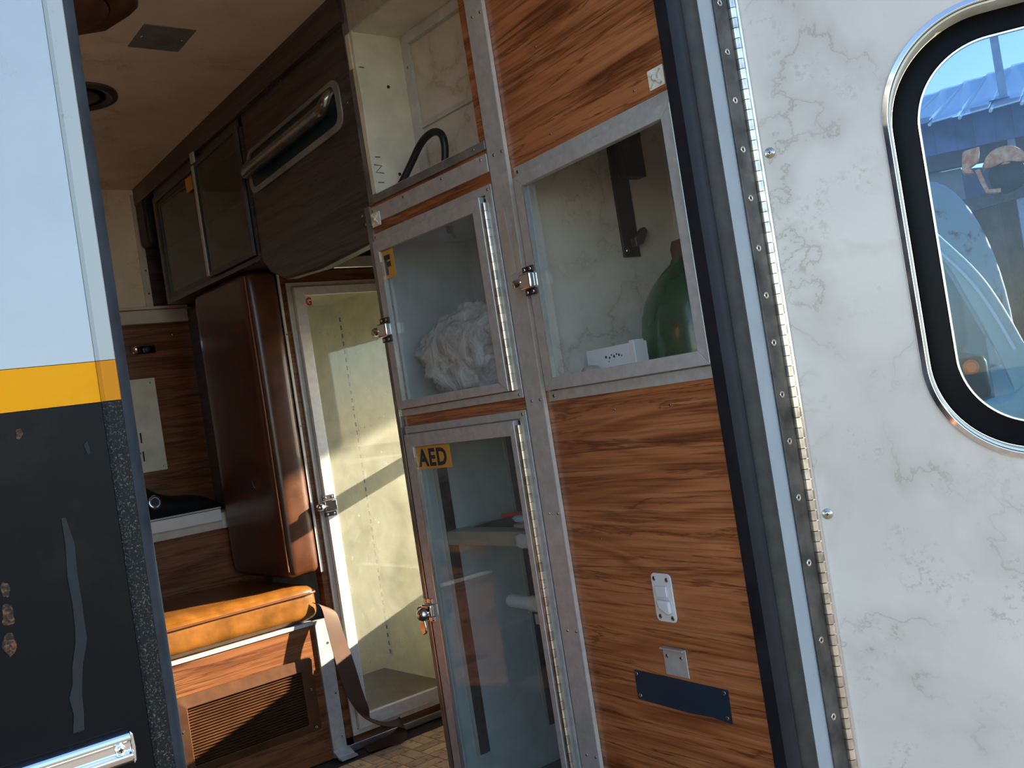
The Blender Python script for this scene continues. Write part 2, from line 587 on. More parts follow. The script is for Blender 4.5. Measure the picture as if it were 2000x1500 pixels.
def mitre_frame(mb, F, o, i, c0, c1, gap=0.0004, mi=0):
    """o,i = (a0,a1,b0,b1) outer and inner; four bars with mitred ends"""
    g = gap
    mb.prism(F, [(o[0] + g, o[2]), (o[1] - g, o[2]), (i[1] - g, i[2]), (i[0] + g, i[2])], c0, c1, mi)
    mb.prism(F, [(i[0] + g, i[3]), (i[1] - g, i[3]), (o[1] - g, o[3]), (o[0] + g, o[3])], c0, c1, mi)
    mb.prism(F, [(o[0], o[2] + g), (i[0], i[2] + g), (i[0], i[3] - g), (o[0], o[3] - g)], c0, c1, mi)
    mb.prism(F, [(i[1], i[2] + g), (o[1], o[2] + g), (o[1], o[3] - g), (i[1], i[3] - g)], c0, c1, mi)
    return mb


def shell(mb, F, a0, a1, b0, b1, c_front, c_back, th=0.004, mi=0):
    """open-fronted box interior (back, two sides, top, bottom)"""
    mb.box(F, a0, a1, b0, b1, c_back - th, c_back, mi)
    mb.box(F, a0 - th, a0, b0 - th, b1 + th, c_back - th, c_front, mi)
    mb.box(F, a1, a1 + th, b0 - th, b1 + th, c_back - th, c_front, mi)
    mb.box(F, a0, a1, b0 - th, b0, c_back - th, c_front, mi)
    mb.box(F, a0, a1, b1, b1 + th, c_back - th, c_front, mi)
    return mb


def text_mesh(mb, F, s, a, b, c, size, xdir=1, stretch=1.0, mi=0, bold=0.0, depth=0.0006):
    cu = bpy.data.curves.new('txt', 'FONT')
    cu.body = s
    cu.size = size
    cu.offset = bold
    cu.resolution_u = 3
    cu.space_character = 1.12
    ob = bpy.data.objects.new('txt', cu)
    COL.objects.link(ob)
    dg = bpy.context.evaluated_depsgraph_get()
    me = bpy.data.meshes.new_from_object(ob.evaluated_get(dg))
    top = [F.P(a + xdir * v.co.x * stretch, b + v.co.y, c + depth) for v in me.vertices]
    mb.add(top, [tuple(p.vertices) for p in me.polygons], mi)
    bpy.data.objects.remove(ob)
    bpy.data.meshes.remove(me)
    bpy.data.curves.remove(cu)
    return mb


def latch(F, a, b, c, parent, side=1, paddle=False, s=1.0):
    """slam latch: base with two screw ears, keeper block and a turned knob pointing to `side`"""
    m = MB()
    m.box(F, a - 0.019 * s, a + 0.019 * s, b - 0.016 * s, b + 0.016 * s, c, c + 0.016 * s)
    L = m.build('latch', 'chrome', parent, bevel=0.003)
    for q in (-1, 1):
        ear = MB().box(F, a - 0.017 * s, a + 0.019 * s, b + q * 0.0165 * s, b + q * 0.029 * s, c, c + 0.004).build('ear', 'black_metal' if not paddle else 'chrome', L, bevel=0.001)
    for q in (-1, 1):
        for e in (-0.009, 0.011):
            screw(F, a + e * s, b + q * 0.023 * s, c + 0.004, L, SCREW_BRIGHT, 0.8)
    K = Frame(F.P(a, b, c + 0.011 * s), F.w, F.n, F.u * side)
    MB().lathe(K, 0, 0, [(0.005 * s, 0.010 * s), (0.006 * s, 0.020 * s), (0.0095 * s, 0.026 * s), (0.0105 * s, 0.034 * s), (0.008 * s, 0.040 * s), (0.003 * s, 0.042 * s)], 16).build('knob', 'chrome', L, smooth=True)
    if paddle:
        MB().lathe(F, a - 0.002, b - 0.004, [(0.013, c + 0.016), (0.014, c + 0.024), (0.010, c + 0.031), (0.004, c + 0.034)], 18).build('knob_boss', 'chrome', L, smooth=True)
        m = MB()
        m.prism(F, [(a - 0.008, b - 0.012), (a + 0.006, b - 0.012), (a + 0.009, b - 0.034), (a + 0.001, b - 0.045), (a - 0.010, b - 0.040), (a - 0.012, b - 0.030)], c + 0.022, c + 0.027)
        m.build('paddle', 'chrome', L, bevel=0.002)
    return L


# frames of the place (metres; X across the vehicle, Y towards the cab, Z up)
W = Frame((1.1, 0, 0), (0, 1, 0), (0, 0, 1), (-1, 0, 0))            # cabinet wall
ta = radians(5.8)
OX = Frame((1.1, 1.262, 0), (-sin(ta), -cos(ta), 0), (0, 0, 1), (-cos(ta), sin(ta), 0))   # tapered rear panel
G = Frame((0, 2.35, 0), (1, 0, 0), (0, 0, 1), (0, -1, 0))           # tall closet / seat front
BK = Frame((0, 2.99, 0), (1, 0, 0), (0, 0, 1), (0, -1, 0))          # front bulkhead
LB = Frame((0, 2.70, 0), (1, 0, 0), (0, 0, 1), (0, -1, 0))          # low wall behind the seat
LD = Frame((0, 0.80, 0), (1, 0, 0), (0, 0, 1), (0, -1, 0))          # closed rear door skin
JB = Frame((0, 0.82, 0), (1, 0, 0), (0, 0, 1), (0, -1, 0))          # rear jamb
oa = radians(28)
RD = Frame((1.157, 0.82, 0), (sin(oa), -cos(oa), 0), (0, 0, 1), (-cos(oa), -sin(oa), 0))   # open rear door
HO = Frame((0, 0, 0), (1, 0, 0), (0, 1, 0), (0, 0, 1))              # horizontal
FL = 0.11
GROUND = -0.55


def ceil_z(y):
    return 1.815 + (1.735 - y) * 0.0525


# ------------------------------------------------------------------ body shell
gr = MB().box(HO, -30, 40, -30, 40, GROUND - 0.1, GROUND).build('ground', 'ground')
struct(gr, 'dusty grey yard surface outside the ambulance')

fl = MB().box(HO, -0.60, 1.60, 0.83, 2.99, FL - 0.05, FL - 0.004).build('floor', 'grout')
struct(fl, 'brick patterned vinyl floor of the ambulance')
cell = 0.074
mats = ['tile_a', 'tile_b', 'tile_c', 'tile_a']
bricks = {}
for i in range(7):
    for j in range(8):
        x0, y0 = 1.075 + i * cell, 1.76 + j * cell
        vert = (i + j) % 2
        for k in range(2):
            mt = mats[random.randrange(4)]
            key = (mt, vert)
            if key not in bricks:
                w_, h_ = (cell / 2, cell) if vert else (cell, cell / 2)
                b_ = MB().box(IDF, 0.0012, w_ - 0.0012, 0.0012, h_ - 0.0012, 0, 0.004).build('brick', mt, None, bevel=0.0, origin=(0, 0, 0))
                bricks[key] = b_.data
                bpy.data.objects.remove(b_)
            px, py = (x0 + k * cell / 2, y0) if vert else (x0, y0 + k * cell / 2)
            if py + cell > 2.348 or px + cell > 1.597:
                continue
            inst(bricks[key], 'brick', fl, (px, py, FL - 0.004), Matrix.Identity(3))

ce = MB()
ce.add([(-0.62, 0.80, ceil_z(0.80)), (1.62, 0.80, ceil_z(0.80)), (1.62, 3.05, ceil_z(3.05)), (-0.62, 3.05, ceil_z(3.05)),
        (-0.62, 0.80, ceil_z(0.80) + 0.04), (1.62, 0.80, ceil_z(0.80) + 0.04), (1.62, 3.05, ceil_z(3.05) + 0.04), (-0.62, 3.05, ceil_z(3.05) + 0.04)],
       [(0, 1, 2, 3), (7, 6, 5, 4), (0, 4, 5, 1), (1, 5, 6, 2), (2, 6, 7, 3), (3, 7, 4, 0)])
struct(ce.build('ceiling', 'marble_cream'), 'tan marbled laminate ceiling')

struct(MB().box(HO, -0.64, -0.60, 0.80, 3.05, -0.1, 1.86).build('wall_left', 'wood_side'), 'wood-grain wall on the far side of the ambulance')
# outer side wall with the side-door opening, its window and middle rail
so = MB()
SW = Frame((1.60, 0, 0), (0, 1, 0), (0, 0, 1), (1, 0, 0))
so.box(SW, 0.86, 1.72, -0.1, 1.86, 0, 0.03)
so.box(SW, 2.345, 3.05, -0.1, 1.86, 0, 0.03)
so.box(SW, 1.72, 2.345, 1.62, 1.86, 0, 0.03)
struct(so.build('wall_right', 'white_paint'), 'outer side wall of the ambulance with the side doorway')
sd = MB()
sd.box(SW, 1.722, 2.343, -0.1, 0.49, 0.004, 0.034)
sd.box(SW, 1.722, 2.343, 1.19, 1.618, 0.004, 0.034)
sd.box(SW, 1.722, 1.76, 0.49, 1.19, 0.004, 0.034)
sd.box(SW, 2.33, 2.343, 0.49, 1.19, 0.004, 0.034)
d3 = struct(sd.build('door_3', 'cream_paint'), 'cream side door with a tall window beside the tall closet')
MB().box(SW, 1.76, 2.33, 0.835, 0.872, 0.004, 0.034).build('window_rail', 'aluminium', d3)
MB().box(SW, 1.76, 2.33, 0.49, 1.19, 0.016, 0.020).build('window_glass', 'glass_side', d3)
# rear quarter panel behind the open door, header over the rear opening, sill
rq = MB()
rq.box(JB, 1.165, 1.63, -0.1, 1.86, -0.04, 0.0)
rq.box(JB, -0.64, 1.165, 1.78, 1.86, -0.04, 0.0)
rq.box(JB, -0.64, 1.165, -0.1, 0.095, -0.04, 0.0)
rq.box(JB, 1.088, 1.165, 0.095, 1.78, -0.03, 0.0)
struct(rq.build('wall_rear', 'white_paint'), 'white painted rear pillar strip and header of the ambulance body')

# ------------------------------------------------------------------ front bulkhead
bk = MB()
bk.box(BK, -0.60, 1.60, FL, ceil_z(2.99), -0.04, 0.0)
bulk = struct(bk.build('wall_front', 'marble_cream'), 'cream marbled upper bulkhead behind the cab')
box(BK, 1.079, 1.101, 1.383, 1.735, 0.0, 0.005, 'batten', 'cream_trim', bulk, 0.001)
for z_ in (1.50, 1.43, 1.66):
    screw(BK, 1.092, z_, 0.005, bulk)
box(BK, 1.102, 1.25, 1.383, 1.735, 0.0, 0.004, 'wood_infill', 'wood_dark', bulk)
box(BK, 0.4, 1.20, 1.338, 1.379, 0.0, 0.012, 'rail', 'cream_trim', bulk, 0.002)
box(BK, 0.4, 1.20, 1.3805, 1.389, 0.0, 0.016, 'rail_lip', 'cream_trim', bulk, 0.001)
box(BK, 0.4, 1.20, 0.772, 1.337, 0.0, 0.006, 'lower_panel', 'wood_cross', bulk)
MB().lathe(BK, 1.0, 1.69, [(0.011, 0.0005), (0.011, 0.002), (0.008, 0.002), (0.008, 0.0008)], 16).build('grommet', 'cream_trim', bulk, smooth=True)
screw(BK, 1.145, 1.30, 0.006, bulk, SCREW_BRIGHT)
MB().box(Frame((1.2, 0, 0), (0, 1, 0), (0, 0, 1), (-1, 0, 0)), 2.70, 2.99, FL, 1.375, -0.02, 0.0).build('side_infill', 'wood_dark', bulk)

ap = thing('access_panel', 'wood-grain access panel with a chrome latch set in the dark front bulkhead', 'panel', BK.P(0.95, 0.78, 0.006))
box(BK, 0.80, 1.110, 0.776, 1.254, 0.0065, 0.013, 'panel', 'wood_cross', ap, 0.0015)
lt = MB().box(BK, 1.012, 1.082, 1.247, 1.272, 0.013, 0.022).build('latch', 'chrome', ap, bevel=0.003)
MB().lathe(BK, 1.022, 1.262, [(0.011, 0.020), (0.013, 0.03), (0.009, 0.036), (0.003, 0.037)], 16).build('knob', 'chrome', lt, smooth=True)
MB().lathe(BK, 1.055, 1.259, [(0.009, 0.020), (0.010, 0.027), (0.006, 0.030)], 16).build('boss', 'black_metal', lt, smooth=True)

wp = thing('cover_plate', 'pale cream cover plate screwed to the wooden access panel', 'plate', BK.P(1.03, 0.897, 0.013))
box(BK, 0.985, 1.067, 0.897, 1.174, 0.0135, 0.016, 'plate', 'cream_board', wp, 0.001)
for a_, b_ in ((1.052, 1.160), (1.056, 0.908), (0.995, 0.955)):
    screw(BK, a_, b_, 0.016, wp)
for b_ in (0.985, 0.93):
    box(BK, 0.999, 1.003, b_, b_ + 0.03, 0.016, 0.0185, 'slot_clip', 'black_plastic', wp)

sp = thing('wall_speaker', 'black rounded speaker box high on the bulkhead beside the overhead cabinet', 'speaker', BK.P(1.12, 1.56, 0))
o = MB().prism(BK, rrect(1.088, 1.150, 1.565, 1.712, 0.016), 0.005, 0.075).build('housing', 'black_plastic', sp, bevel=0.008)
box(BK, 1.098, 1.140, 1.58, 1.698, 0.0755, 0.078, 'grille', 'recess_dark', sp)

# ------------------------------------------------------------------ low wall, ledge, bag
lw_ = MB().box(LB, 0.3, 1.20, FL, 0.712, -0.02, 0.0).build('wall_seat_back', 'wood_cross')
struct(lw_, 'wood-grain low wall behind the attendant seat')
ld = thing('ledge', 'white edged ledge above the wood panel behind the seat', 'ledge', LB.P(0.9, 0.712, 0))
MB().box(HO, 0.3, 1.195, 2.7003, 2.982, 0.7125, 0.756).build('top_board', 'cream_board', ld)
box(LB, 0.3, 1.096, 0.7355, 0.768, 0.0003, 0.008, 'edge_strip', 'white_plastic', ld, 0.002)
box(LB, 0.3, 1.096, 0.713, 0.7335, 0.0003, 0.006, 'lower_strip', 'cream_trim', ld, 0.002)
box(LB, 0.3, 1.096, 0.7695, 0.774, -0.004, 0.010, 'nosing', 'aluminium', ld, 0.001)

bg = thing('black_bag', 'black soft bag with a round silver clasp slumped on the ledge', 'bag', (1.0, 2.85, 0.757))
mb = MB()
N1, N2 = 20, 12
vs_, fs_ = [], []
for i in range(N1 + 1):
    u = i / N1
    x = 0.84 + 0.32 * u
    h = 0.135 * (1 - u) ** 0.75 * (1 if u > 0 else 1) + 0.012
    h *= 0.9 + 0.15 * sin(u * 9)
    for j in range(N2):
        th = 2 * pi * j / N2
        y = 2.86 + (0.085 - 0.03 * u) * cos(th) + 0.008 * sin(5 * u + th)
        z = 0.757 + max(0.0, 0.5 * h + 0.5 * h * sin(th)) + 0.003 * noise.noise(Vector((x * 20, th, 3)))
        vs_.append((x, y, max(0.757, z)))
for i in range(N1):
    for j in range(N2):
        fs_.append((i * N2 + j, i * N2 + (j + 1) % N2, (i + 1) * N2 + (j + 1) % N2, (i + 1) * N2 + j))
fs_ += [tuple(range(N2)), tuple(range(N1 * N2, (N1 + 1) * N2))]
mb.add(vs_, fs_).build('body', 'black_plastic', bg, smooth=True)
CL = Frame((0.945, 2.775, 0.815), (1, 0, 0), (0, 0.2, 0.98), (0, -0.98, 0.2))
cl = MB().lathe(CL, 0, 0, [(0.017, -0.01), (0.020, 0.002), (0.016, 0.006), (0.012, 0.003)], 22).build('clasp', 'chrome', bg, smooth=True)
MB().lathe(CL, 0, 0, [(0.0115, 0.0031), (0.011, 0.0042)], 18).build('clasp_face', 'navy_plate', cl)

# ------------------------------------------------------------------ attendant seat
seat = thing('attendant_seat', 'brown leather attendant seat with sunlit front edge on a wood-grain base', 'seat', (0.85, 2.5, FL))


def pad(a0, a1, y0, y1, z0, z1, r, name, mat, parent, puff=0.008):
    """upholstered block: rounded box with slightly crowned faces"""
    mb = MB()
    n = 14
    ctr = Vector(((a0 + a1) / 2, (y0 + y1) / 2, (z0 + z1) / 2))
    hs = Vector(((a1 - a0) / 2, (y1 - y0) / 2, (z1 - z0) / 2))
    vs_, fs_, idx = [], [], {}

    def vert(s):
        key = tuple(round(q, 5) for q in s)
        if key not in idx:
            p = Vector((s[0] * hs.x, s[1] * hs.y, s[2] * hs.z))
            q = Vector([max(-(hs[i] - r), min(hs[i] - r, p[i])) for i in range(3)])
            d = p - q
            if d.length > 1e-9:
                p = q + d.normalized() * r if d.length > r * 0.999 or True else p
            for i in range(3):
                j, k = (i + 1) % 3, (i + 2) % 3
                if abs(s[i]) > 0.999:
                    p[i] += (1 if s[i] > 0 else -1) * puff * (1 - s[j] ** 4) * (1 - s[k] ** 4)
            w = 0.0016 * noise.noise((p + ctr) * 16)
            p = p * (1 + w / max(p.length, 0.05))
            idx[key] = len(vs_)
            vs_.append(ctr + p)
        return idx[key]

    def g(i):
        t_ = -1 + 2 * i / n
        return t_
    for ax in range(3):
        for sg in (-1, 1):
            for i in range(n):
                for j in range(n):
                    q = []
                    for di, dj in ((0, 0), (1, 0), (1, 1), (0, 1)):
                        s = [0, 0, 0]
                        s[ax] = sg
                        u_, v_ = g(i + di), g(j + dj)
                        # crowd samples towards the edges so that the rounding stays tight
                        s[(ax + 1) % 3] = math.copysign(1 - (1 - abs(u_)) ** 1.8, u_) if u_ else 0
                        s[(ax + 2) % 3] = math.copysign(1 - (1 - abs(v_)) ** 1.8, v_) if v_ else 0
                        q.append(vert(s))
                    fs_.append(tuple(q))
    return mb.add(vs_, fs_).build(name, mat, parent, smooth=True)


pad(0.45, 1.168, 2.338, 2.694, 0.467, 0.556, 0.024, 'cushion', 'leather', seat, 0.006)
pts = [(0.452, 2.334, 0.537), (0.8, 2.330, 0.537), (1.145, 2.332, 0.537), (1.162, 2.337, 0.537), (1.168, 2.352, 0.537), (1.168, 2.68, 0.537)]
MB().tube(pts, 0.0032, 8).build('piping', 'leather_piping', seat, smooth=True)
pad(1.101, 1.193, 2.338, 2.690, 0.582, 1.368, 0.022, 'backrest', 'leather_shaded', seat, 0.004)
MB().tube([(1.104, 2.345, 0.60), (1.104, 2.343, 1.0), (1.104, 2.345, 1.355)], 0.003, 8).build('backrest_piping', 'leather_piping', seat, smooth=True)
box(G, 0.45, 1.152, FL, 0.452, -0.02, 0.0, 'base_panel', 'wood_cross', seat)
box(G, 0.45, 1.151, 0.4535, 0.4635, -0.33, 0.004, 'seat_rail', 'aluminium', seat, 0.001)
box(Frame((1.152, 0, 0), (0, 1, 0), (0, 0, 1), (1, 0, 0)), 2.352, 2.69, FL, 0.452, -0.012, 0.0, 'base_side', 'wood_dark', seat)

vg = thing('heater_grille', 'brown plastic heater grille with louvre slats under the leather seat', 'grille', G.P(0.95, 0.2, 0))
MB().ring(G, rrect(0.775, 1.128, 0.196, 0.379, 0.008, 3), rrect(0.800, 1.093, 0.217, 0.350, 0.002, 3), 0.0004, 0.012, c1i=0.016).build('frame', 'brown_plastic', vg, bevel=0.002)
box(G, 0.800, 1.093, 0.217, 0.350, 0.0004, 0.002, 'backing', 'recess_dark', vg)
sl = Frame((0, 2.35, 0), (1, 0, 0), (0, 0.62, 0.78), (0, -0.78, 0.62))
sm_ = MB().box(IDF, 0.0, 0.293, -0.0045, 0.0035, 0, 0.0012).build('slat', 'brown_plastic', None, origin=(0, 0, 0))
slat_me = sm_.data
bpy.data.objects.remove(sm_)
for k in range(20):
    inst(slat_me, 'slat', vg, G.P(0.800, 0.2205 + k * 0.00655, 0.0072), Matrix(((1, 0, 0), (0, 0.966, -0.259), (0, 0.259, 0.966))))
for k in range(4):
    screw(G, (0.786, 1.113)[k % 2], (0.206, 0.300)[k // 2], 0.013, vg)

po = thing('seat_post', 'aluminium corner post with a bent foot beside the seat base', 'post', G.P(1.17, FL, 0))
box(G, 1.153, 1.192, FL, 0.462, -0.01, 0.006, 'upright', 'aluminium', po, 0.001)
MB().prism(Frame((0, 0, 0), (0, -1, 0), (0, 0, 1), (1, 0, 0)), [(-2.346, 0.128), (-2.343, 0.131), (-2.315, 0.117), (-2.300, 0.116), (-2.300, 0.112), (-2.317, 0.112)], 1.150, 1.196).build('foot', 'aluminium', po)
for z_ in (0.40, 0.27, 0.16):
    screw(G, 1.182, z_, 0.006, po)

st = thing('seat_strap', 'brown webbing strap hanging from the seat corner and curling on the floor', 'strap', (1.2, 2.3, FL))
LR = [((1.150, 2.334, 0.512), (1.196, 2.334, 0.486)), ((1.166, 2.322, 0.497), (1.208, 2.322, 0.468)), ((1.168, 2.310, 0.440), (1.210, 2.308, 0.423)), ((1.170, 2.296, 0.362), (1.220, 2.296, 0.348)),
      ((1.176, 2.284, 0.29), (1.226, 2.284, 0.272)), ((1.189, 2.274, 0.245), (1.232, 2.276, 0.224)), ((1.208, 2.268, 0.212), (1.240, 2.292, 0.196)), ((1.236, 2.262, 0.186), (1.262, 2.305, 0.180)),
      ((1.272, 2.262, 0.166), (1.292, 2.312, 0.164)), ((1.314, 2.270, 0.150), (1.326, 2.318, 0.158)), ((1.338, 2.288, 0.128), (1.338, 2.312, 0.162)), ((1.330, 2.278, 0.114), (1.326, 2.296, 0.152)), ((1.300, 2.266, 0.113), (1.294, 2.290, 0.136)),
      ((1.262, 2.282, 0.113), (1.262, 2.310, 0.126)), ((1.222, 2.290, 0.113), (1.228, 2.325, 0.118))]


def cr(p, t_):
    n = len(p) - 1
    x = t_ * n
    i = min(int(x), n - 1)
    f = x - i
    g_ = lambda k: Vector(p[max(0, min(n, k))])
    a_, b_, c_, d_ = g_(i - 1), g_(i), g_(i + 1), g_(i + 2)
    return 0.5 * ((2 * b_) + (c_ - a_) * f + (2 * a_ - 5 * b_ + 4 * c_ - d_) * f * f + (3 * b_ - a_ - 3 * c_ + d_) * f ** 3)


vs_, fs_ = [], []
NS = 70
for i in range(NS + 1):
    l_ = cr([p[0] for p in LR], i / NS)
    r_ = cr([p[1] for p in LR], i / NS)
    l2 = cr([p[0] for p in LR], min(1, (i + 1) / NS)) - cr([p[0] for p in LR], max(0, (i - 1) / NS))
    nn = l2.cross(r_ - l_)
    nn = nn.normalized() * 0.0009 if nn.length > 0 else Vector((0, 0.0009, 0))
    vs_ += [l_ - nn, r_ - nn, r_ + nn, l_ + nn]
for i in range(NS):
    for k in range(4):
        fs_.append((4 * i + k, 4 * i + (k + 1) % 4, 4 * i + 4 + (k + 1) % 4, 4 * i + 4 + k))
fs_ += [(0, 1, 2, 3), (4 * NS, 4 * NS + 1, 4 * NS + 2, 4 * NS + 3)]
MB().add(vs_, fs_).build('webbing', 'strap_brown', st, smooth='auto')

# ------------------------------------------------------------------ tall closet (letter G)
gc = thing('tall_closet', 'tall narrow closet with a glass door marked with a red G', 'cabinet', G.P(1.4, FL, 0))
m = MB()
shell(m, G, 1.235, 1.578, 0.165, 1.33, -0.002, -0.425)
m.build('interior', 'cream_paint', gc)
MB().box(HO, 1.236, 1.577, 2.356, 2.774, 0.1655, 0.172).build('carpet', 'carpet', gc)
m = MB()
m.box(G, 1.196, 1.215, FL, 1.36, -0.03, 0.0)
m.box(G, 1.196, 1.598, FL, 0.146, -0.03, 0.0)
m.box(G, 1.215, 1.598, 1.335, 1.365, -0.03, 0.0)
m.build('surround', 'wood_cross', gc)
MB().ring(G, rect(1.2155, 1.594, 0.147, 1.334), rect(1.2285, 1.588, 0.160, 1.322), 0.0, 0.006).build('casing', 'aluminium_pale', gc, bevel=0.001)
box(G, 1.194, 1.2005, 0.58, 1.36, 0.0003, 0.004, 'edge_strip', 'aluminium_pale', gc)
for z_ in (1.20, 0.96, 0.80):
    screw(G, 1.198, z_, 0.004, gc, None, 0.7)
box(G, 1.198, 1.598, FL, 0.128, 0.0003, 0.005, 'kick_strip', 'alu_edge', gc, 0.001)
box(G, 1.36, 1.598, 1.3665, 1.40, -0.03, 0.012, 'top_rail', 'alu_edge', gc, 0.003)
m = MB()
mitre_frame(m, G, (1.2300, 1.587, 0.1615, 1.3205), (1.260, 1.560, 0.195, 1.297), 0.002, 0.018)
gd = m.build('door', 'aluminium_pale', gc, bevel=0.0012)
box(G, 1.259, 1.561, 0.194, 1.298, 0.006, 0.010, 'glass', 'glass_tall', gd)
m = MB()
text_mesh(m, G, 'G', 1.2625, 1.272, 0.0102, 0.028, 1, 0.85, bold=0.0012)
m.build('letter_sticker', 'ink_red', gd)
latch(G, 1.236, 0.745, 0.018, gc, -1, s=0.95)
RW = Frame((1.578, 0, 0), (0, 1, 0), (0, 0, 1), (-1, 0, 0))
for y_ in (2.715, 2.46):
    s_ = box(RW, y_ - 0.008, y_ + 0.008, 0.215, 1.30, 0.0, 0.004, 'shelf_standard', 'aluminium_pale', gc)
    m = MB()
    for k in range(42):
        m.box(RW, y_ - 0.0035, y_ + 0.0035, 0.225 + k * 0.0254, 0.238 + k * 0.0254, 0.0041, 0.0046)
    m.build('slots', 'recess_dark', s_)

# ------------------------------------------------------------------ cabinet wall: wood grounds, strips
wd = MB()
wd.box(W, 1.310, 1.333, FL, ceil_z(1.3), -0.012, 0.0)
wd.box(W, 1.698, 1.712, FL, 1.381, -0.012, 0.0)
wd.box(W, 1.333, 1.698, 0.915, 0.9585, -0.012, 0.0)
wd.box(W, 1.333, 1.698, 1.300, 1.381, -0.012, 0.0)
wd.box(W, 1.333, 1.698, FL, 0.145, -0.012, 0.0)
struct(wd.build('wall_cabinet', 'wood_side'), 'wood-grain facing of the cabinet column between the glass doors')
we = MB()
we.box(OX, 0.0, 0.020, FL, 1.87, -0.012, 0.0)
we.box(OX, 0.413, 0.433, FL, 1.87, -0.012, 0.0)
we.box(OX, 0.020, 0.413, FL, 0.945, -0.012, 0.0)
we.box(OX, 0.020, 0.413, 1.308, 1.87, -0.012, 0.0)
wall_ox = struct(we.build('wall_oxygen', 'wood_side'), 'reddish wood-grain panel around the oxygen cabinet')
for a_, b_ in ((0.1747, 0.903), (0.1231, 1.349), (0.3278, 1.347), (0.1199, 1.491), (0.30, 0.90), (0.09, 0.70)):
    screw(OX, a_, b_, 0.0, wall_ox, None, 0.7)
hd = MB()
hd.prism(W, [(1.7125, ceil_z(1.7125) - 0.002), (1.7125, 1.335), (1.73, 1.304), (1.95, 1.296), (2.12, 1.305), (2.19, 1.335), (2.2275, 1.372), (2.2275, ceil_z(2.2275) - 0.002)], -0.035, 0.0)
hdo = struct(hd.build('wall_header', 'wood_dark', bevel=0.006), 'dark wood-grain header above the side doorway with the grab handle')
for a_, b_ in ((1.735, 1.345), (1.735, 1.60), (2.0, 1.74), (1.745, 1.365)):
    screw(W, a_, b_, 0.0, hdo, None, 0.8)
cr_ = MB()
cr_.add([W.P(1.7, ceil_z(1.7) - 0.062, 0.001), W.P(2.985, ceil_z(2.985) - 0.052, 0.001), W.P(2.985, ceil_z(2.985), 0.001), W.P(1.7, ceil_z(1.7), 0.001),
         W.P(1.7, ceil_z(1.7) - 0.062, 0.012), W.P(2.985, ceil_z(2.985) - 0.052, 0.012), W.P(2.985, ceil_z(2.985), 0.012), W.P(1.7, ceil_z(1.7), 0.012)],
        [(0, 1, 2, 3), (7, 6, 5, 4), (0, 4, 5, 1), (1, 5, 6, 2), (2, 6, 7, 3), (3, 7, 4, 0)])
struct(cr_.build('trim_1', 'wood_dark'), 'dark wood moulding along the ceiling above the cabinets')

s1 = struct(box(W, 1.2625, 1.3085, FL, 1.83, 0.0, 0.007, 'trim_2', 'aluminium', None, 0.001), 'wide vertical aluminium strip between the two cabinet columns')
box(W, 1.2598, 1.2622, FL, 1.83, 0.001, 0.0085, 'edge_bead', 'aluminium_pale', s1)
for b_ in (0.742, 0.542, 0.33, 0.935, 1.36, 1.60):
    screw(W, 1.292, b_, 0.007, s1, None, 0.8)
    screw(W, 1.270, b_, 0.007, s1, None, 0.8)
m = MB()
m.prism(W, [(1.280, 1.155), (1.300, 1.150), (1.303, 1.215), (1.296, 1.268), (1.2875, 1.268), (1.283, 1.200)], 0.0072, 0.0078)
m.prism(W, [(1.2655, 1.155), (1.276, 1.150), (1.274, 1.225), (1.2665, 1.245)], 0.0072, 0.0078)
m.build('glue_residue', 'shelf_tan', s1)
struct(box(W, 1.6835, 1.7120, 1.3815, ceil_z(1.712) - 0.003, -0.010, 0.0003, 'trim_8', 'aluminium_old', None), 'dull aluminium angle beside the open compartment')
s2 = MB()
s2.box(W, 1.7085, 1.7235, FL, 1.375, 0.0, 0.005)
s2.box(W, 1.7235, 1.7255, FL, 1.375, -0.03, 0.005)
s2o = struct(s2.build('trim_3', 'aluminium_old'), 'dull aluminium corner angle at the edge of the cabinet column')
box(W, 1.7078, 1.7103, 0.115, 1.30, 0.005, 0.0075, 'edge_bead', 'alu_edge', s2o)
s3 = struct(box(W, 1.313, 1.706, 1.3375, 1.3695, 0.0, 0.006, 'trim_4', 'aluminium', None, 0.001), 'horizontal aluminium band below the open compartment')
for a_ in (1.33, 1.45, 1.58, 1.695):
    screw(W, a_, 1.362, 0.006, s3, None, 0.8)
s3b = struct(box(W, 1.313, 1.69, 1.3765, 1.3925, 0.0, 0.006, 'trim_5', 'aluminium_old', None, 0.001), 'narrow aluminium lip along the bottom of the open compartment')
screw(W, 1.345, 1.385, 0.006, s3b, None, 0.8)
struct(box(W, 1.313, 1.683, 1.7285, ceil_z(1.706) - 0.002, -0.012, 0.004, 'trim_7', 'aluminium', None, 0.001), 'broad aluminium band above the open compartment')
side = MB()
side.box(HO, 1.104, 1.598, 1.714, 1.7235, FL, 1.42)
struct(side.build('wall_doorway', 'wood_dark'), 'side return of the cabinet column at the doorway')


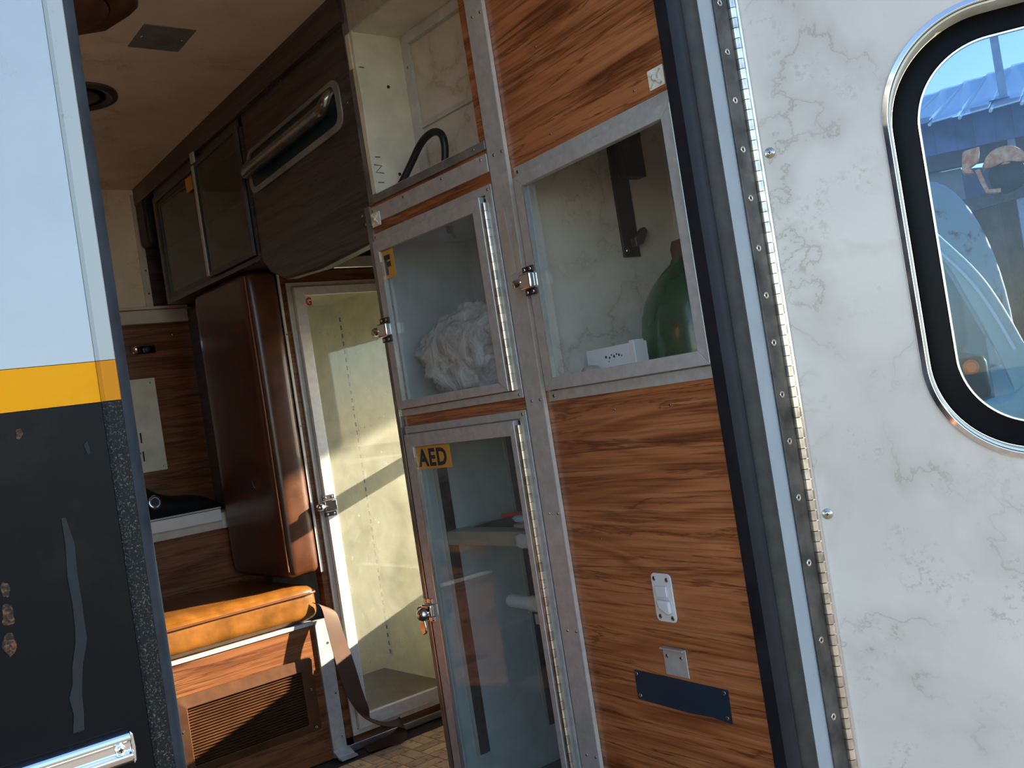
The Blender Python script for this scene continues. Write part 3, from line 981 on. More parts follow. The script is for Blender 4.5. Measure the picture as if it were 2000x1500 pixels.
# ------------------------------------------------------------------ small cabinet (F) and tall cabinet (AED)
def glazed_cabinet(name, label, F, cas, hole, door, gl, depth, gmat, imat, hinge_a, hinge_leaf, knob_mats, ibox=None):
    """cas/hole: casing outer and inner; door: outer; gl: glass opening; all (a0,a1,b0,b1)"""
    t_ = thing(name, label, 'cabinet', F.P((cas[0] + cas[1]) / 2, cas[2], 0))
    ib = ibox or hole
    m = MB()
    shell(m, F, ib[0], ib[1], ib[2], ib[3], -0.001, -depth)
    m.build('interior', imat, t_)
    c_ = MB().ring(F, rect(*cas), rect(*hole), 0.0002, 0.005).build('casing', 'aluminium', t_, bevel=0.0008)
    m = MB()
    mitre_frame(m, F, door, gl, 0.003, 0.015)
    d_ = m.build('door', 'aluminium', t_, bevel=0.001)
    box(F, gl[0] - 0.001, gl[1] + 0.001, gl[2] - 0.001, gl[3] + 0.001, 0.005, 0.009, 'glass', gmat, d_)
    piano_hinge(F, hinge_a, door[2], door[3], 0.010, 0.0050, 0.0150, t_, knob_mats, hinge_leaf)
    return t_, c_, d_


tF, cF, dF = glazed_cabinet('supply_cabinet', 'small aluminium cabinet with a hazy glass door and orange F sticker', W,
                            (1.315, 1.707, 0.943, 1.317), (1.333, 1.701, 0.9565, 1.3015), (1.3405, 1.6995, 0.958, 1.300), (1.364, 1.680, 0.975, 1.277),
                            0.22, 'glass_hazy', 'grey_liner', 1.334, (1.317, 1.331), ['steel_bright', 'steel_worn'], (1.335, 1.699, 0.962, 1.298))
for a_, b_ in ((1.325, 1.309), (1.700, 1.309), (1.700, 0.949), (1.325, 0.949)):
    screw(W, a_, b_, 0.005, cF, None, 0.8)
box(W, 1.6765, 1.680, 0.975, 1.255, 0.009, 0.0155, 'glazing_bead', 'alu_edge', dF)
stk = box(W, 1.638, 1.680, 1.219, 1.275, 0.0092, 0.0098, 'sticker', 'sticker_orange', dF)
m = MB()
text_mesh(m, W, 'F', 1.6735, 1.229, 0.0098, 0.050, -1, 0.92, bold=0.0028, depth=0.0005)
m.build('lettering', 'ink', stk)
latch(W, 1.694, 1.120, 0.015, tF, 1, s=0.85)
m = MB()
m.prism(W, [(1.470, 1.277), (1.455, 1.277), (1.452, 1.262), (1.448, 1.250), (1.458, 1.262), (1.468, 1.265)], -0.006, -0.002)
m.build('torn_tape', 'black_plastic', tF)

pbg = thing('plastic_bag', 'crumpled translucent plastic bag stuffed in the small F cabinet', 'bag', (1.17, 1.54, 0.9625))
bm = bmesh.new()
bmesh.ops.create_icosphere(bm, subdivisions=5, radius=1.0)
for v in bm.verts:
    p = v.co.copy()
    d = 1.0 + 0.16 * noise.noise(p * 1.7 + Vector((3, 1, 2))) - 0.32 * abs(noise.noise(p * 2.3 + Vector((1, 5, 2)))) + 0.16 * abs(noise.noise(p * 5.0)) + 0.05 * abs(noise.noise(p * 11.0))
    q = p * d
    q.z = q.z * (0.72 + 0.18 * q.y * -1)
    z = 1.045 + q.z * 0.135
    v.co = Vector((1.186 + max(-0.072, q.x * 0.080), max(1.34, min(1.692, 1.532 + q.y * 0.182)), max(0.9630, z)))
me = bpy.data.meshes.new('film')
bm.to_mesh(me)
bm.free()
off = wl(pbg)
for v in me.vertices:
    v.co -= off
me.materials.append(MAT['plastic_film'])
me.polygons.foreach_set('use_smooth', [True] * len(me.polygons))
o = bpy.data.objects.new('film', me)
COL.objects.link(o)
o.parent = pbg

tA, cA, dA = glazed_cabinet('defibrillator_cabinet', 'tall aluminium cabinet with a glass door and orange AED sticker', W,
                            (1.315, 1.699, 0.130, 0.922), (1.333, 1.694, 0.146, 0.908), (1.3405, 1.692, 0.148, 0.906), (1.354, 1.665, 0.175, 0.880),
                            0.42, 'glass_cabinet', 'grey_liner', 1.334, (1.317, 1.331), ['steel_bright', 'steel_worn'], (1.335, 1.6925, 0.155, 0.905))
for a_, b_ in ((1.325, 0.915), (1.690, 0.915), (1.323, 0.54)):
    screw(W, a_, b_, 0.005, cA, None, 0.8)
box(W, 1.6625, 1.665, 0.175, 0.86, 0.009, 0.0155, 'glazing_bead', 'alu_edge', dA)
stk = box(W, 1.548, 1.663, 0.834, 0.879, 0.0092, 0.0098, 'sticker', 'sticker_orange', dA)
m = MB()
text_mesh(m, W, 'AED', 1.657, 0.8405, 0.0098, 0.0465, -1, 1.02, bold=0.0016, depth=0.0005)
m.build('lettering', 'ink', stk)
latch(W, 1.688, 0.553, 0.015, tA, 1, paddle=True, s=0.8)
FW_ = Frame((0, 1.6925, 0), (1, 0, 0), (0, 0, 1), (0, -1, 0))       # far side wall inside the column
for x_ in (1.163, 1.352):
    s_ = box(FW_, x_ - 0.012, x_ + 0.012, 0.238, 0.90, 0.0, 0.004, 'shelf_standard', 'dark_steel', tA)
    m = MB()
    for k in range(25):
        m.box(FW_, x_ - 0.002, x_ + 0.002, 0.25 + k * 0.0254, 0.259 + k * 0.0254, 0.0041, 0.0046)
    m.build('slots', 'steel_dim', s_)
    box(FW_, x_ - 0.020, x_ - 0.0125, 0.238, 0.90, 0.0, 0.003, 'standard_edge', 'cream_trim', tA)
sh = box(HO, 1.150, 1.515, 1.337, 1.690, 0.669, 0.698, 'shelf', 'shelf_tan', tA, 0.003)
MB().box(HO, 1.103, 1.516, 1.337, 1.690, 0.1555, 0.160).build('floor_mat', 'carpet_dark', tA)

tube_ = thing('white_tube', 'white plastic tube lying behind the lower glass of the AED cabinet', 'tube', (1.15, 1.44, 0.5515))
MB().tube([(1.150, 1.512, 0.5665), (1.150, 1.505, 0.5660), (1.151, 1.44, 0.5640), (1.152, 1.36, 0.5640)], [0.0105, 0.0125, 0.0125, 0.0125], 18).build('tube_body', 'white_plastic', tube_, smooth='auto')
MB().tube([(1.151, 1.447, 0.5642), (1.151, 1.428, 0.5640)], 0.0150, 18).build('tube_collar', 'ivory_plastic', tube_, smooth='auto')
yl = MB().lathe(Frame((1.190, 1.436, 0.5722), (0, 1, 0), (0, 0, 1), (-1, 0, 0)), 0, 0, [(0.022, -0.016), (0.0235, 0.0), (0.020, 0.008), (0.008, 0.011)], 22).build('yellow_cap', 'yellow_plastic', None, smooth=True)
tag(yl, 'yellow round cap behind the white tube in the AED cabinet', 'cap')
br_ = MB().box(HO, 1.138, 1.300, 1.3372, 1.43, 0.530, 0.5485).build('tube_bracket', 'grey_liner', None)
tag(br_, 'grey bracket shelf carrying the white tube inside the AED cabinet', 'bracket')

cas_ = thing('black_case', 'flat black case lying on the shelf of the AED cabinet', 'case', (1.3, 1.5, 0.6985))
MB().prism(Frame((0, 0, 0), (0, 1, 0), (0, 0, 1), (-1, 0, 0)), [(1.40, 0.6985), (1.66, 0.6985), (1.63, 0.7035), (1.575, 0.7125), (1.48, 0.719), (1.40, 0.719)], -1.42, -1.192).build('case_body', 'black_plastic', cas_, bevel=0.003)
rb = MB().tube([(1.205, 1.42, 0.7245), (1.205, 1.48, 0.7243), (1.205, 1.565, 0.7180)], 0.0052, 12).build('red_stick', 'red_plastic', None, smooth='auto')
tag(rb, 'red plastic stick lying on the black case in the AED cabinet', 'stick')


def crumple(name, label, cat, ctr, r, mat, seed):
    bm = bmesh.new()
    bmesh.ops.create_icosphere(bm, subdivisions=3, radius=1.0)
    for v in bm.verts:
        d = 1 + 0.35 * noise.noise(v.co * 2.2 + Vector((seed, 0, 0))) + 0.15 * abs(noise.noise(v.co * 6))
        v.co = Vector((v.co.x * r[0] * d, v.co.y * r[1] * d, v.co.z * r[2] * d))
    zm = min(v.co.z for v in bm.verts)
    for v in bm.verts:
        v.co.z -= zm
    me = bpy.data.meshes.new(name)
    bm.to_mesh(me)
    bm.free()
    me.materials.append(MAT[mat])
    me.polygons.foreach_set('use_smooth', [True] * len(me.polygons))
    o = bpy.data.objects.new(name, me)
    COL.objects.link(o)
    o.location = ctr
    return tag(o, label, cat)


crumple('dressing_roll', 'beige dressing roll on the AED shelf under the pale blue wrap', 'dressing', (1.171, 1.462, 0.6985), (0.012, 0.024, 0.0058), 'shelf_tan', 2)
crumple('blue_wrap', 'pale blue wrapped roll on top of the beige roll in the AED cabinet', 'wrap', (1.171, 1.462, 0.7118), (0.012, 0.024, 0.0062), 'paper_blue', 9)
crumple('tissue', 'crumpled white tissue hanging over the shelf edge in the AED cabinet', 'tissue', (1.1425, 1.436, 0.668), (0.006, 0.022, 0.0140), 'paper_white', 4)

# ------------------------------------------------------------------ open compartment with hose
oc = thing('open_compartment', 'open cream lined compartment missing its door at the top of the wall', 'compartment', W.P(1.5, 1.393, 0))
m = MB()
shell(m, W, 1.325, 1.682, 1.3955, 1.728, -0.001, -0.128)
m.build('liner', 'cream_board', oc)
box(W, 1.3255, 1.6815, 1.3958, 1.7278, -0.1279, -0.124, 'back_panel', 'marble_shelf', oc)
box(W, 1.655, 1.6815, 1.3958, 1.7278, -0.1239, -0.116, 'corner_batten', 'grey_liner', oc, 0.001)
box(W, 1.3255, 1.6545, 1.705, 1.7278, -0.1239, -0.112, 'top_batten', 'grey_liner', oc, 0.001)
box(W, 1.3255, 1.6545, 1.527, 1.537, -0.1239, -0.118, 'seam_strip', 'grey_liner', oc, 0.001)
for z_ in (1.66, 1.50):
    screw(W, 1.668, z_, -0.116, oc, None, 0.9)
m = MB()
m.prism(W, [(1.6775, 1.396), (1.6905, 1.395), (1.6915, 1.47), (1.6935, 1.62), (1.6945, 1.69), (1.7025, 1.69), (1.7025, 1.728), (1.6775, 1.728), (1.680, 1.66), (1.6760, 1.58), (1.679, 1.50)], 0.0005, 0.002)
m.build('adhesive_edge', 'cream_paint', oc)
box(W, 1.6875, 1.7015, 1.655, 1.724, 0.0022, 0.0045, 'corner_plate', 'cream_paint', oc, 0.0008)
SWL = Frame((0, 1.682, 0), (1, 0, 0), (0, 0, 1), (0, -1, 0))
for x_, z_, w_, h_ in ((1.106, 1.655, 0.012, 0.002), (1.112, 1.470, 0.012, 0.002), (1.110, 1.418, 0.014, 0.0018)):
    box(SWL, x_, x_ + w_, z_, z_ + h_, 0.0002, 0.0006, 'scuff_mark', 'rust_brown', oc)
MB().tube([SWL.P(1.106, 1.455, 0.0008), SWL.P(1.124, 1.453, 0.0008), SWL.P(1.108, 1.439, 0.0008), SWL.P(1.127, 1.438, 0.0008)], 0.0009, 5).build('pen_mark', 'black_plastic', oc)
for x_, z_ in ((1.17, 1.62), (1.165, 1.437)):
    MB().lathe(SWL, x_, z_, [(0.0035, 0.0002), (0.0035, 0.0012), (0.002, 0.0014)], 12).build('plug', 'recess_dark', oc)
ho = thing('rubber_hose', 'black rubber hose looping up inside the open cream compartment', 'hose', (1.15, 1.57, 1.3956))
hp = [(1.130, 1.642, 1.3975), (1.138, 1.632, 1.412), (1.148, 1.610, 1.440), (1.155, 1.582, 1.468), (1.160, 1.558, 1.480), (1.162, 1.535, 1.480), (1.163, 1.518, 1.468), (1.163, 1.514, 1.445), (1.162, 1.520, 1.415), (1.162, 1.524, 1.3975)]
hq = [cr(hp, i / 40) for i in range(41)]
MB().tube(hq, 0.0075, 12).build('hose_body', 'hose_black', ho, smooth='auto')

# ------------------------------------------------------------------ overhead cabinet with two glass doors
oh = thing('overhead_cabinet', 'dark overhead cabinet with two smoked glass sliding doors near the bulkhead', 'cabinet', W.P(2.54, 1.373, 0))
m = MB()
shell(m, W, 2.232, 2.855, 1.392, 1.66, -0.004, -0.25)
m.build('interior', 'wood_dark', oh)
m = MB()
m.box(W, 2.228, 2.862, 1.374, 1.386, -0.254, 0.003)
m.box(W, 2.846, 2.862, 1.3865, 1.69, -0.25, 0.003)
m.box(W, 2.228, 2.240, 1.3865, 1.705, -0.25, 0.003)
m.add([W.P(2.2405, 1.703, 0.0), W.P(2.8455, 1.672, 0.0), W.P(2.8455, ceil_z(2.85) - 0.052, 0.0), W.P(2.2405, ceil_z(2.24) - 0.06, 0.0),
       W.P(2.2405, 1.703, 0.003), W.P(2.8455, 1.672, 0.003), W.P(2.8455, ceil_z(2.85) - 0.052, 0.003), W.P(2.2405, ceil_z(2.24) - 0.06, 0.003)],
      [(0, 1, 2, 3), (7, 6, 5, 4), (0, 4, 5, 1), (1, 5, 6, 2), (2, 6, 7, 3), (3, 7, 4, 0)])
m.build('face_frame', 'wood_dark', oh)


def slide_door(a0, a1, za, zb, c, name_extra=None):
    o_ = [(a0, 1.388), (a1, 1.388), (a1, zb), (a0, za)]
    i_ = [(a0 + 0.014, 1.402), (a1 - 0.014, 1.402), (a1 - 0.014, zb - 0.014), (a0 + 0.014, za - 0.014)]
    d_ = MB().ring(W, o_, i_, c, c + 0.008).build('door', 'frame_dark', oh, bevel=0.0008)
    MB().prism(W, [(a0 + 0.013, 1.401), (a1 - 0.013, 1.401), (a1 - 0.013, zb - 0.013), (a0 + 0.013, za - 0.013)], c + 0.002, c + 0.005).build('glass', 'glass_dark', d_)
    return d_


dd1 = slide_door(2.512, 2.846, 1.697, 1.676, -0.010)
dd2 = slide_door(2.241, 2.530, 1.712, 1.697, 0.004)
box(W, 2.514, 2.528, 1.392, 1.69, 0.0122, 0.015, 'edge_handle', 'aluminium', dd2, 0.001)
box(W, 2.495, 2.520, 1.694, 1.722, 0.0122, 0.018, 'catch', 'aluminium', dd2, 0.002)
box(W, 2.565, 2.612, 1.640, 1.678, 0.0, 0.0006, 'sticker', 'sticker_orange', dd1)
box(W, 2.245, 2.84, 1.535, 1.541, -0.24, -0.012, 'shelf', 'wood_dark', oh)

gh = thing('grab_handle', 'chrome flush grab handle in a rounded recess on the dark header', 'handle', W.P(1.99, 1.55, 0))
HF = Frame(W.P(0, 0, 0), W.u, W.w, W.n)


def skew(pts):
    return [(a, b + (1.99 - a) * 0.06) for a, b in pts]


MB().ring(W, skew(rrect(1.755, 2.222, 1.543, 1.650, 0.030)), skew(rrect(1.770, 2.207, 1.556, 1.638, 0.022)), 0.0, 0.004, c1i=0.007).build('bezel', 'aluminium_old', gh, bevel=0.001)
MB().prism(W, skew(rrect(1.769, 2.208, 1.555, 1.639, 0.022)), 0.0003, 0.002).build('recess', 'recess_teal', gh)
hb = [W.P(1.781, 1.636, 0.003), W.P(1.781, 1.632, 0.014), W.P(1.783, 1.618, 0.022), W.P(1.795, 1.606, 0.0245), W.P(1.82, 1.603, 0.025), W.P(1.99, 1.592, 0.025), W.P(2.16, 1.581, 0.025), W.P(2.19, 1.579, 0.0235), W.P(2.2, 1.590, 0.018), W.P(2.2, 1.602, 0.010), W.P(2.2, 1.606, 0.003)]
MB().tube(hb, [0.010, 0.011, 0.013, 0.0145, 0.0150, 0.0150, 0.0150, 0.0145, 0.012, 0.010, 0.010], 14).build('bar', 'steel_dim', gh, smooth='auto')


def tie_mount(F, a, b, label):
    t_ = thing('cable_mount', label, 'mount', F.P(a, b - 0.014, 0), 'ivory cable-tie mounts')
    m = MB().box(F, a - 0.0155, a + 0.0155, b - 0.014, b + 0.014, 0.0004, 0.003).build('pad', 'ivory_plastic', t_, bevel=0.001)
    m = MB()
    for sx, sy in ((1, 1), (-1, 1), (1, -1), (-1, -1)):
        m.prism(F, [(a + sx * 0.003, b + sy * 0.001), (a + sx * 0.012, b + sy * 0.009), (a + sx * 0.010, b + sy * 0.011), (a + sx * 0.001, b + sy * 0.003)], 0.003, 0.0065)
    m.build('ribs', 'ivory_plastic', t_)
    MB().lathe(F, a, b, [(0.0048, 0.003), (0.0044, 0.0075), (0.002, 0.0078)], 12).build('hub', 'ivory_plastic', t_, smooth=True)
    return t_


tie_mount(Frame(W.P(0, 0, 0.006), W.u, W.w, W.n), 1.683, 1.343, 'small ivory cable-tie mount at the left end of the aluminium band')
tie_mount(OX, 0.3775, 1.348, 'square ivory cable-tie mount above the oxygen cabinet door')

# ------------------------------------------------------------------ oxygen cabinet
oxc = thing('oxygen_cabinet', 'aluminium framed oxygen cabinet with a clear glass door in the wood panel', 'cabinet', OX.P(0.22, 0.929, 0))
m = MB()
shell(m, OX, 0.002, 0.432, 0.95, 1.40, -0.0125, -0.35)
m.build('interior', 'marble_shelf', oxc)
cO = MB().ring(OX, rect(0.0155, 0.4255, 0.9295, 1.3245), rect(0.0225, 0.411, 0.9465, 1.307), 0.0002, 0.005).build('casing', 'aluminium', oxc, bevel=0.0008)
m = MB()
mitre_frame(m, OX, (0.024, 0.4085, 0.948, 1.3055), (0.0475, 0.388, 0.9685, 1.287), 0.003, 0.016)
dO = m.build('door', 'aluminium', oxc, bevel=0.001)
box(OX, 0.047, 0.389, 0.968, 1.288, 0.004, 0.008, 'glass', 'glass_clear', dO)
box(OX, 0.0475, 0.0505, 0.9685, 1.287, 0.009, 0.0165, 'glazing_bead', 'alu_edge', dO)
piano_hinge(OX, 0.4155, 0.948, 1.3055, 0.011, 0.0048, 0.0150, oxc, ['chrome', 'steel_worn'], (0.4185, 0.4245))
for a_, b_ in ((0.026, 1.3155), (0.404, 1.3155), (0.404, 0.938), (0.030, 0.938)):
    screw(OX, a_, b_, 0.005, cO)
latch(OX, 0.030, 1.132, 0.016, oxc, -1, s=0.82)

FO = Frame((0, 1.2600, 0), (1, 0, 0), (0, 0, 1), (0, -1, 0))
far = OX.P(0.003, 0, 0)
FOX = Frame(OX.P(0.0022, 0, 0), -OX.n, OX.w, OX.u)                  # far side wall inside: a = depth behind the face
cb = thing('cylinder_bracket', 'dark steel cylinder bracket bolted to the marbled wall inside the oxygen cabinet', 'bracket', FOX.P(0.25, 1.16, 0))
box(FOX, 0.214, 0.252, 1.165, 1.398, 0.0003, 0.006, 'upright', 'black_metal', cb, 0.001)
box(FOX, 0.226, 0.275, 1.305, 1.3985, 0.0062, 0.030, 'clamp', 'black_metal', cb, 0.003)
m = MB()
m.prism(FOX, [(0.232, 1.180), (0.250, 1.186), (0.264, 1.208), (0.258, 1.216), (0.246, 1.206), (0.230, 1.196)], 0.0062, 0.022)
m.build('hook', 'dark_steel', cb, bevel=0.002)
screw(FOX, 0.222, 1.176, 0.006, cb, SCREW_BRIGHT)
hk = thing('wall_hook', 'small dark hook on the back wall of the oxygen cabinet', 'hook', OX.P(0.078, 1.22, -0.349))
box(OX, 0.066, 0.090, 1.222, 1.250, -0.3495, -0.344, 'hook_plate', 'black_metal', hk, 0.002)
box(OX, 0.073, 0.083, 1.228, 1.236, -0.3438, -0.330, 'hook_lip', 'black_metal', hk, 0.001)

cy_ = thing('oxygen_cylinder', 'green oxygen cylinder standing behind the glass of the oxygen cabinet', 'cylinder', OX.P(0.28, 0.9503, -0.20))
CF = Frame(OX.P(0.176, 0, -0.212), (1, 0, 0), (0, 1, 0), (0, 0, 1))
MB().lathe(CF, 0, 0, [(0.092, 0.9505), (0.101, 0.956), (0.102, 0.97), (0.102, 1.010), (0.098, 1.040), (0.089, 1.066), (0.074, 1.090), (0.055, 1.110), (0.039, 1.123), (0.035, 1.131)], 48).build('body', 'cylinder_green', cy_, smooth='auto')
MB().lathe(CF, 0, 0, [(0.033, 1.130), (0.034, 1.148), (0.030, 1.160), (0.016, 1.163), (0.014, 1.171), (0.006, 1.173)], 32).build('valve_cap', 'rust_brown', cy_, smooth='auto')

ct = thing('white_carton', 'small white carton with blurred dark print lying in front of the green cylinder', 'carton', OX.P(0.09, 0.9505, -0.08))
CT = Frame(OX.P(0.03, 0, -0.075), OX.u, OX.w, OX.n)
box(CT, 0.0, 0.128, 0.9505, 1.004, -0.026, 0.0, 'carton_body', 'paper_white', ct, 0.0015)
m = MB()
for x_, z_, r_ in ((0.052, 0.988, 0.0028), (0.061, 0.986, 0.0022), (0.067, 0.990, 0.0016), (0.073, 0.987, 0.0026), (0.080, 0.990, 0.0018), (0.086, 0.988, 0.0024), (0.092, 0.986, 0.0014), (0.058, 0.980, 0.0012)):
    m.lathe(CT, x_, z_, [(r_, 0.0002), (r_ * 0.9, 0.0005)], 7)
m.build('print', 'ink', ct)
box(CT, 0.116, 0.1282, 0.951, 1.0075, -0.02, 0.002, 'flap', 'white_plastic', ct, 0.001)
tp = MB().lathe(Frame(OX.P(0.075, 0, -0.045), OX.u, OX.n * -1, OX.w), 0, 0, [(0.014, 0.9505), (0.019, 0.956), (0.018, 0.968), (0.012, 0.976), (0.003, 0.978)], 20).build('tape_roll', 'shelf_tan', None, smooth=True)
tag(tp, 'small tan rounded lump in front of the white carton', 'tape')

# things screwed to the wood panel below
wbk = thing('wall_bracket', 'white painted metal bracket with two hooked tongues on the wood panel', 'bracket', OX.P(0.224, 0.58, 0))
MB().prism(OX, rrect(0.2015, 0.2455, 0.580, 0.653, 0.008), 0.0004, 0.003).build('plate', 'white_plastic', wbk, bevel=0.001)
MB().prism(OX, [(0.210, 0.634), (0.236, 0.634), (0.236, 0.618), (0.212, 0.617)], 0.003, 0.007).build('tongue', 'white_plastic', wbk, bevel=0.0015)
m = MB().prism(OX, [(0.212, 0.614), (0.240, 0.613), (0.241, 0.595), (0.233, 0.592), (0.217, 0.600), (0.213, 0.606)], 0.003, 0.010)
m.build('tongue', 'white_plastic', wbk, bevel=0.003)
for a_, b_ in ((0.209, 0.645), (0.237, 0.644), (0.211, 0.588), (0.238, 0.587)):
    screw(OX, a_, b_, 0.003, wbk, None, 1.1)
tb = thing('aluminium_tab', 'small bent aluminium tab with two rivets above the navy plate', 'plate', OX.P(0.228, 0.499, 0))
box(OX, 0.2025, 0.2525, 0.499, 0.539, 0.0004, 0.0025, 'plate', 'aluminium', tb, 0.0008)
box(OX, 0.2025, 0.2525, 0.5385, 0.5415, 0.0004, 0.009, 'lip', 'aluminium', tb, 0.0008)
for a_ in (0.2105, 0.2415):
    screw(OX, a_, 0.528, 0.0025, tb, None, 0.9)
np_ = thing('navy_plate', 'long navy blue plate riveted at four corners low on the wood panel', 'plate', OX.P(0.226, 0.446, 0))
m = MB()
m.prism(OX, [(0.1245, 0.449), (0.18, 0.4475), (0.24, 0.4465), (0.29, 0.449), (0.3265, 0.446), (0.3275, 0.494), (0.22, 0.4945), (0.1255, 0.4945)], 0.0004, 0.0018)
m.build('plate', 'navy_plate', np_)
for a_, b_ in ((0.130, 0.489), (0.320, 0.489), (0.132, 0.455), (0.319, 0.453)):
    screw(OX, a_, b_, 0.0018, np_, None, 1.0)

# ------------------------------------------------------------------ ceiling fittings
def ceil_frame(x, y):
    u = Vector((1, 0, 0))
    w = Vector((0, 1, -0.0525)).normalized()
    return Frame((x, y, ceil_z(y)), u, w, (0, -0.0525, -1))


cf = ceil_frame(0.83, 1.985)
cpl = thing('ceiling_plate', 'flat dark grey blanking plate with two screws on the tan ceiling', 'plate', cf.P(0, 0, 0))
box(cf, -0.052, 0.056, -0.053, 0.053, 0.0005, 0.002, 'plate', 'aluminium_old', cpl)
for a_ in (-0.040, 0.044):
    screw(cf, a_, 0.0, 0.002, cpl, SCREW_BRIGHT, 0.8)
cf = ceil_frame(0.755, 2.315)
cl1 = thing('ceiling_vent', 'round dark recessed ceiling fitting beside the closed rear door', 'vent', cf.P(0, 0, 0))
MB().lathe(cf, 0, 0, [(0.083, 0.0005), (0.083, 0.006), (0.070, 0.010), (0.058, 0.004)], 36).build('ring', 'dark_steel', cl1, smooth='auto')
MB().lathe(cf, 0, 0, [(0.057, 0.0045), (0.03, 0.007), (0.005, 0.008)], 36).build('lens', 'dark_steel', cl1, smooth=True)
cf = ceil_frame(0.585, 1.83)
cl2 = thing('ceiling_lamp', 'large brown octagonal ceiling lamp housing at the upper left', 'lamp', cf.P(0, 0, 0))
MB().lathe(cf, 0, 0, [(0.145, 0.0005), (0.145, 0.020), (0.125, 0.040), (0.09, 0.044)], 10).build('housing', 'brown_plastic', cl2, bevel=0.004)
MB().lathe(cf, 0, 0, [(0.085, 0.0442), (0.08, 0.050), (0.03, 0.052)], 28).build('lens', 'rust_brown', cl2, smooth=True)

# ------------------------------------------------------------------ rear jamb: seal, white strip, hinge
sl_ = []
prof = [(1.030, 0.846), (1.030, 0.826), (1.036, 0.8195), (1.046, 0.8175), (1.055, 0.821), (1.0585, 0.826), (1.062, 0.8205), (1.072, 0.8165), (1.082, 0.8175), (1.0865, 0.8195), (1.0875, 0.846)]
m = MB()
m.add([(x, y, z) for z in (0.10, 1.775) for x, y in prof], [tuple(range(10, -1, -1)), tuple(range(11, 22))] + [(i, (i + 1) % 11, 11 + (i + 1) % 11, 11 + i) for i in range(11)], 0)
for i, f in enumerate(m.f):
    if len(f) == 4 and f[0] >= 5:
        m.mi[i] = 1
struct(m.build('trim_6', ['rubber', 'rubber_old'], smooth='auto'), 'black rubber door seal along the edge of the wood panel')

# ------------------------------------------------------------------ open rear door (marbled inner face)
d2 = bpy.data.objects.new('door_2', None)
COL.objects.link(d2)
d2.location = RD.P(0.4, 0.0, 0)
struct(d2, 'open rear door with white marbled inner lining and a rounded window')
WO = rrect(0.172, 0.560, 0.768, 1.352, 0.135, 24)
WI = rrect(0.177, 0.555, 0.773, 1.347, 0.130, 24)


def plate_with_hole(mb, F, a0, a1, b0, b1, hole, c0, c1, mi=0):
    n = len(hole)
    outer = []
    cxm, cym = sum(p[0] for p in hole) / n, sum(p[1] for p in hole) / n
    for x, y in hole:
        dx, dy = x - cxm, y - cym
        s = 1e9
        if dx > 1e-9: s = min(s, (a1 - cxm) / dx)
        if dx < -1e-9: s = min(s, (a0 - cxm) / dx)
        if dy > 1e-9: s = min(s, (b1 - cym) / dy)
        if dy < -1e-9: s = min(s, (b0 - cym) / dy)
        outer.append([cxm + dx * s, cym + dy * s])
    for ca, cb_ in ((a0, b0), (a1, b0), (a1, b1), (a0, b1)):
        k = min(range(n), key=lambda i: (outer[i][0] - ca) ** 2 + (outer[i][1] - cb_) ** 2)
        outer[k] = [ca, cb_]
    mb.ring(F, outer, hole, c0, c1, mi=mi)
    return mb


m = MB()
plate_with_hole(m, RD, 0.007, 0.84, 0.07, 1.79, WO, -0.004, 0.0)
m.build('inner_lining', 'marble_white', d2)
m = MB()
plate_with_hole(m, RD, -0.002, 0.85, 0.05, 1.80, rrect(0.1775, 0.5545, 0.7735, 1.3465, 0.130, 24), -0.046, -0.043)
m.box(RD, -0.002, 0.002, 0.05, 1.80, -0.0425, -0.001)
m.box(RD, 0.845, 0.85, 0.05, 1.80, -0.0425, -0.001)
m.build('outer_skin', 'white_paint', d2)
m = MB()
m.ring(RD, WI, rrect(0.1795, 0.5525, 0.7755, 1.3445, 0.128, 24), -0.0445, -0.0005)
m.build('reveal', 'cream_paint', d2)
m = MB()
m.ring(RD, rrect(0.168, 0.564, 0.764, 1.356, 0.139, 24), rrect(0.1765, 0.5555, 0.7725, 1.3475, 0.1305, 24), 0.0005, 0.003, c1i=0.006)
m.build('window_trim', 'chrome', d2, bevel=0.0015)
m = MB()
m.ring(RD, rrect(0.180, 0.552, 0.776, 1.344, 0.1275, 24), rrect(0.212, 0.520, 0.808, 1.312, 0.098, 24), -0.041, -0.036, c1i=-0.032)
gk = m.build('gasket', 'gasket', d2, bevel=0.002)
m = MB()
m.ring(RD, rrect(0.2122, 0.5198, 0.8082, 1.3118, 0.0978, 24), rrect(0.2145, 0.5175, 0.8105, 1.3095, 0.0958, 24), -0.037, -0.0315)
m.build('bright_bead', 'alu_edge', d2)
m = MB()
m.prism(RD, rrect(0.2125, 0.5195, 0.8085, 1.3115, 0.0975, 24), -0.041, -0.0375)
m.build('window_glass', 'glass_window', d2)
box(RD, 0.0065, 0.0125, 0.06, 1.79, 0.0003, 0.0060, 'edge_trim', 'chrome', d2, 0.001)
for z_ in (1.222, 0.7225, 0.22, 1.70):
    screw(RD, 0.0225, z_, 0.0, d2, WASHER)
# hinge: dark leaf on the pillar, separate barrels
HB = Frame((0, 0.82, 0), (1, 0, 0), (0, 0, 1), (0, -1, 0))
hg = box(HB, 1.1185, 1.1500, 0.10, 1.775, 0.0004, 0.0035, 'hinge', 'dark_steel', d2, 0.0006)
ka, kb = knuckle_mesh(0.0062, 0.0132, 'steel_bright'), knuckle_mesh(0.0062, 0.0132, 'steel_worn')
for k in range(100):
    inst((ka, kb)[k % 2], 'knuckle', hg, (1.1535, 0.8135, 0.22 + k * 0.0142), Matrix.Identity(3))
zs = [1.433, 1.365, 1.298, 1.230, 1.163, 1.094, 1.029, 0.964, 0.893, 0.829, 0.752, 0.663, 0.558, 0.454, 0.35]
for z_ in zs:
    screw(HB, 1.131, z_, 0.0035, hg, None, 1.5)

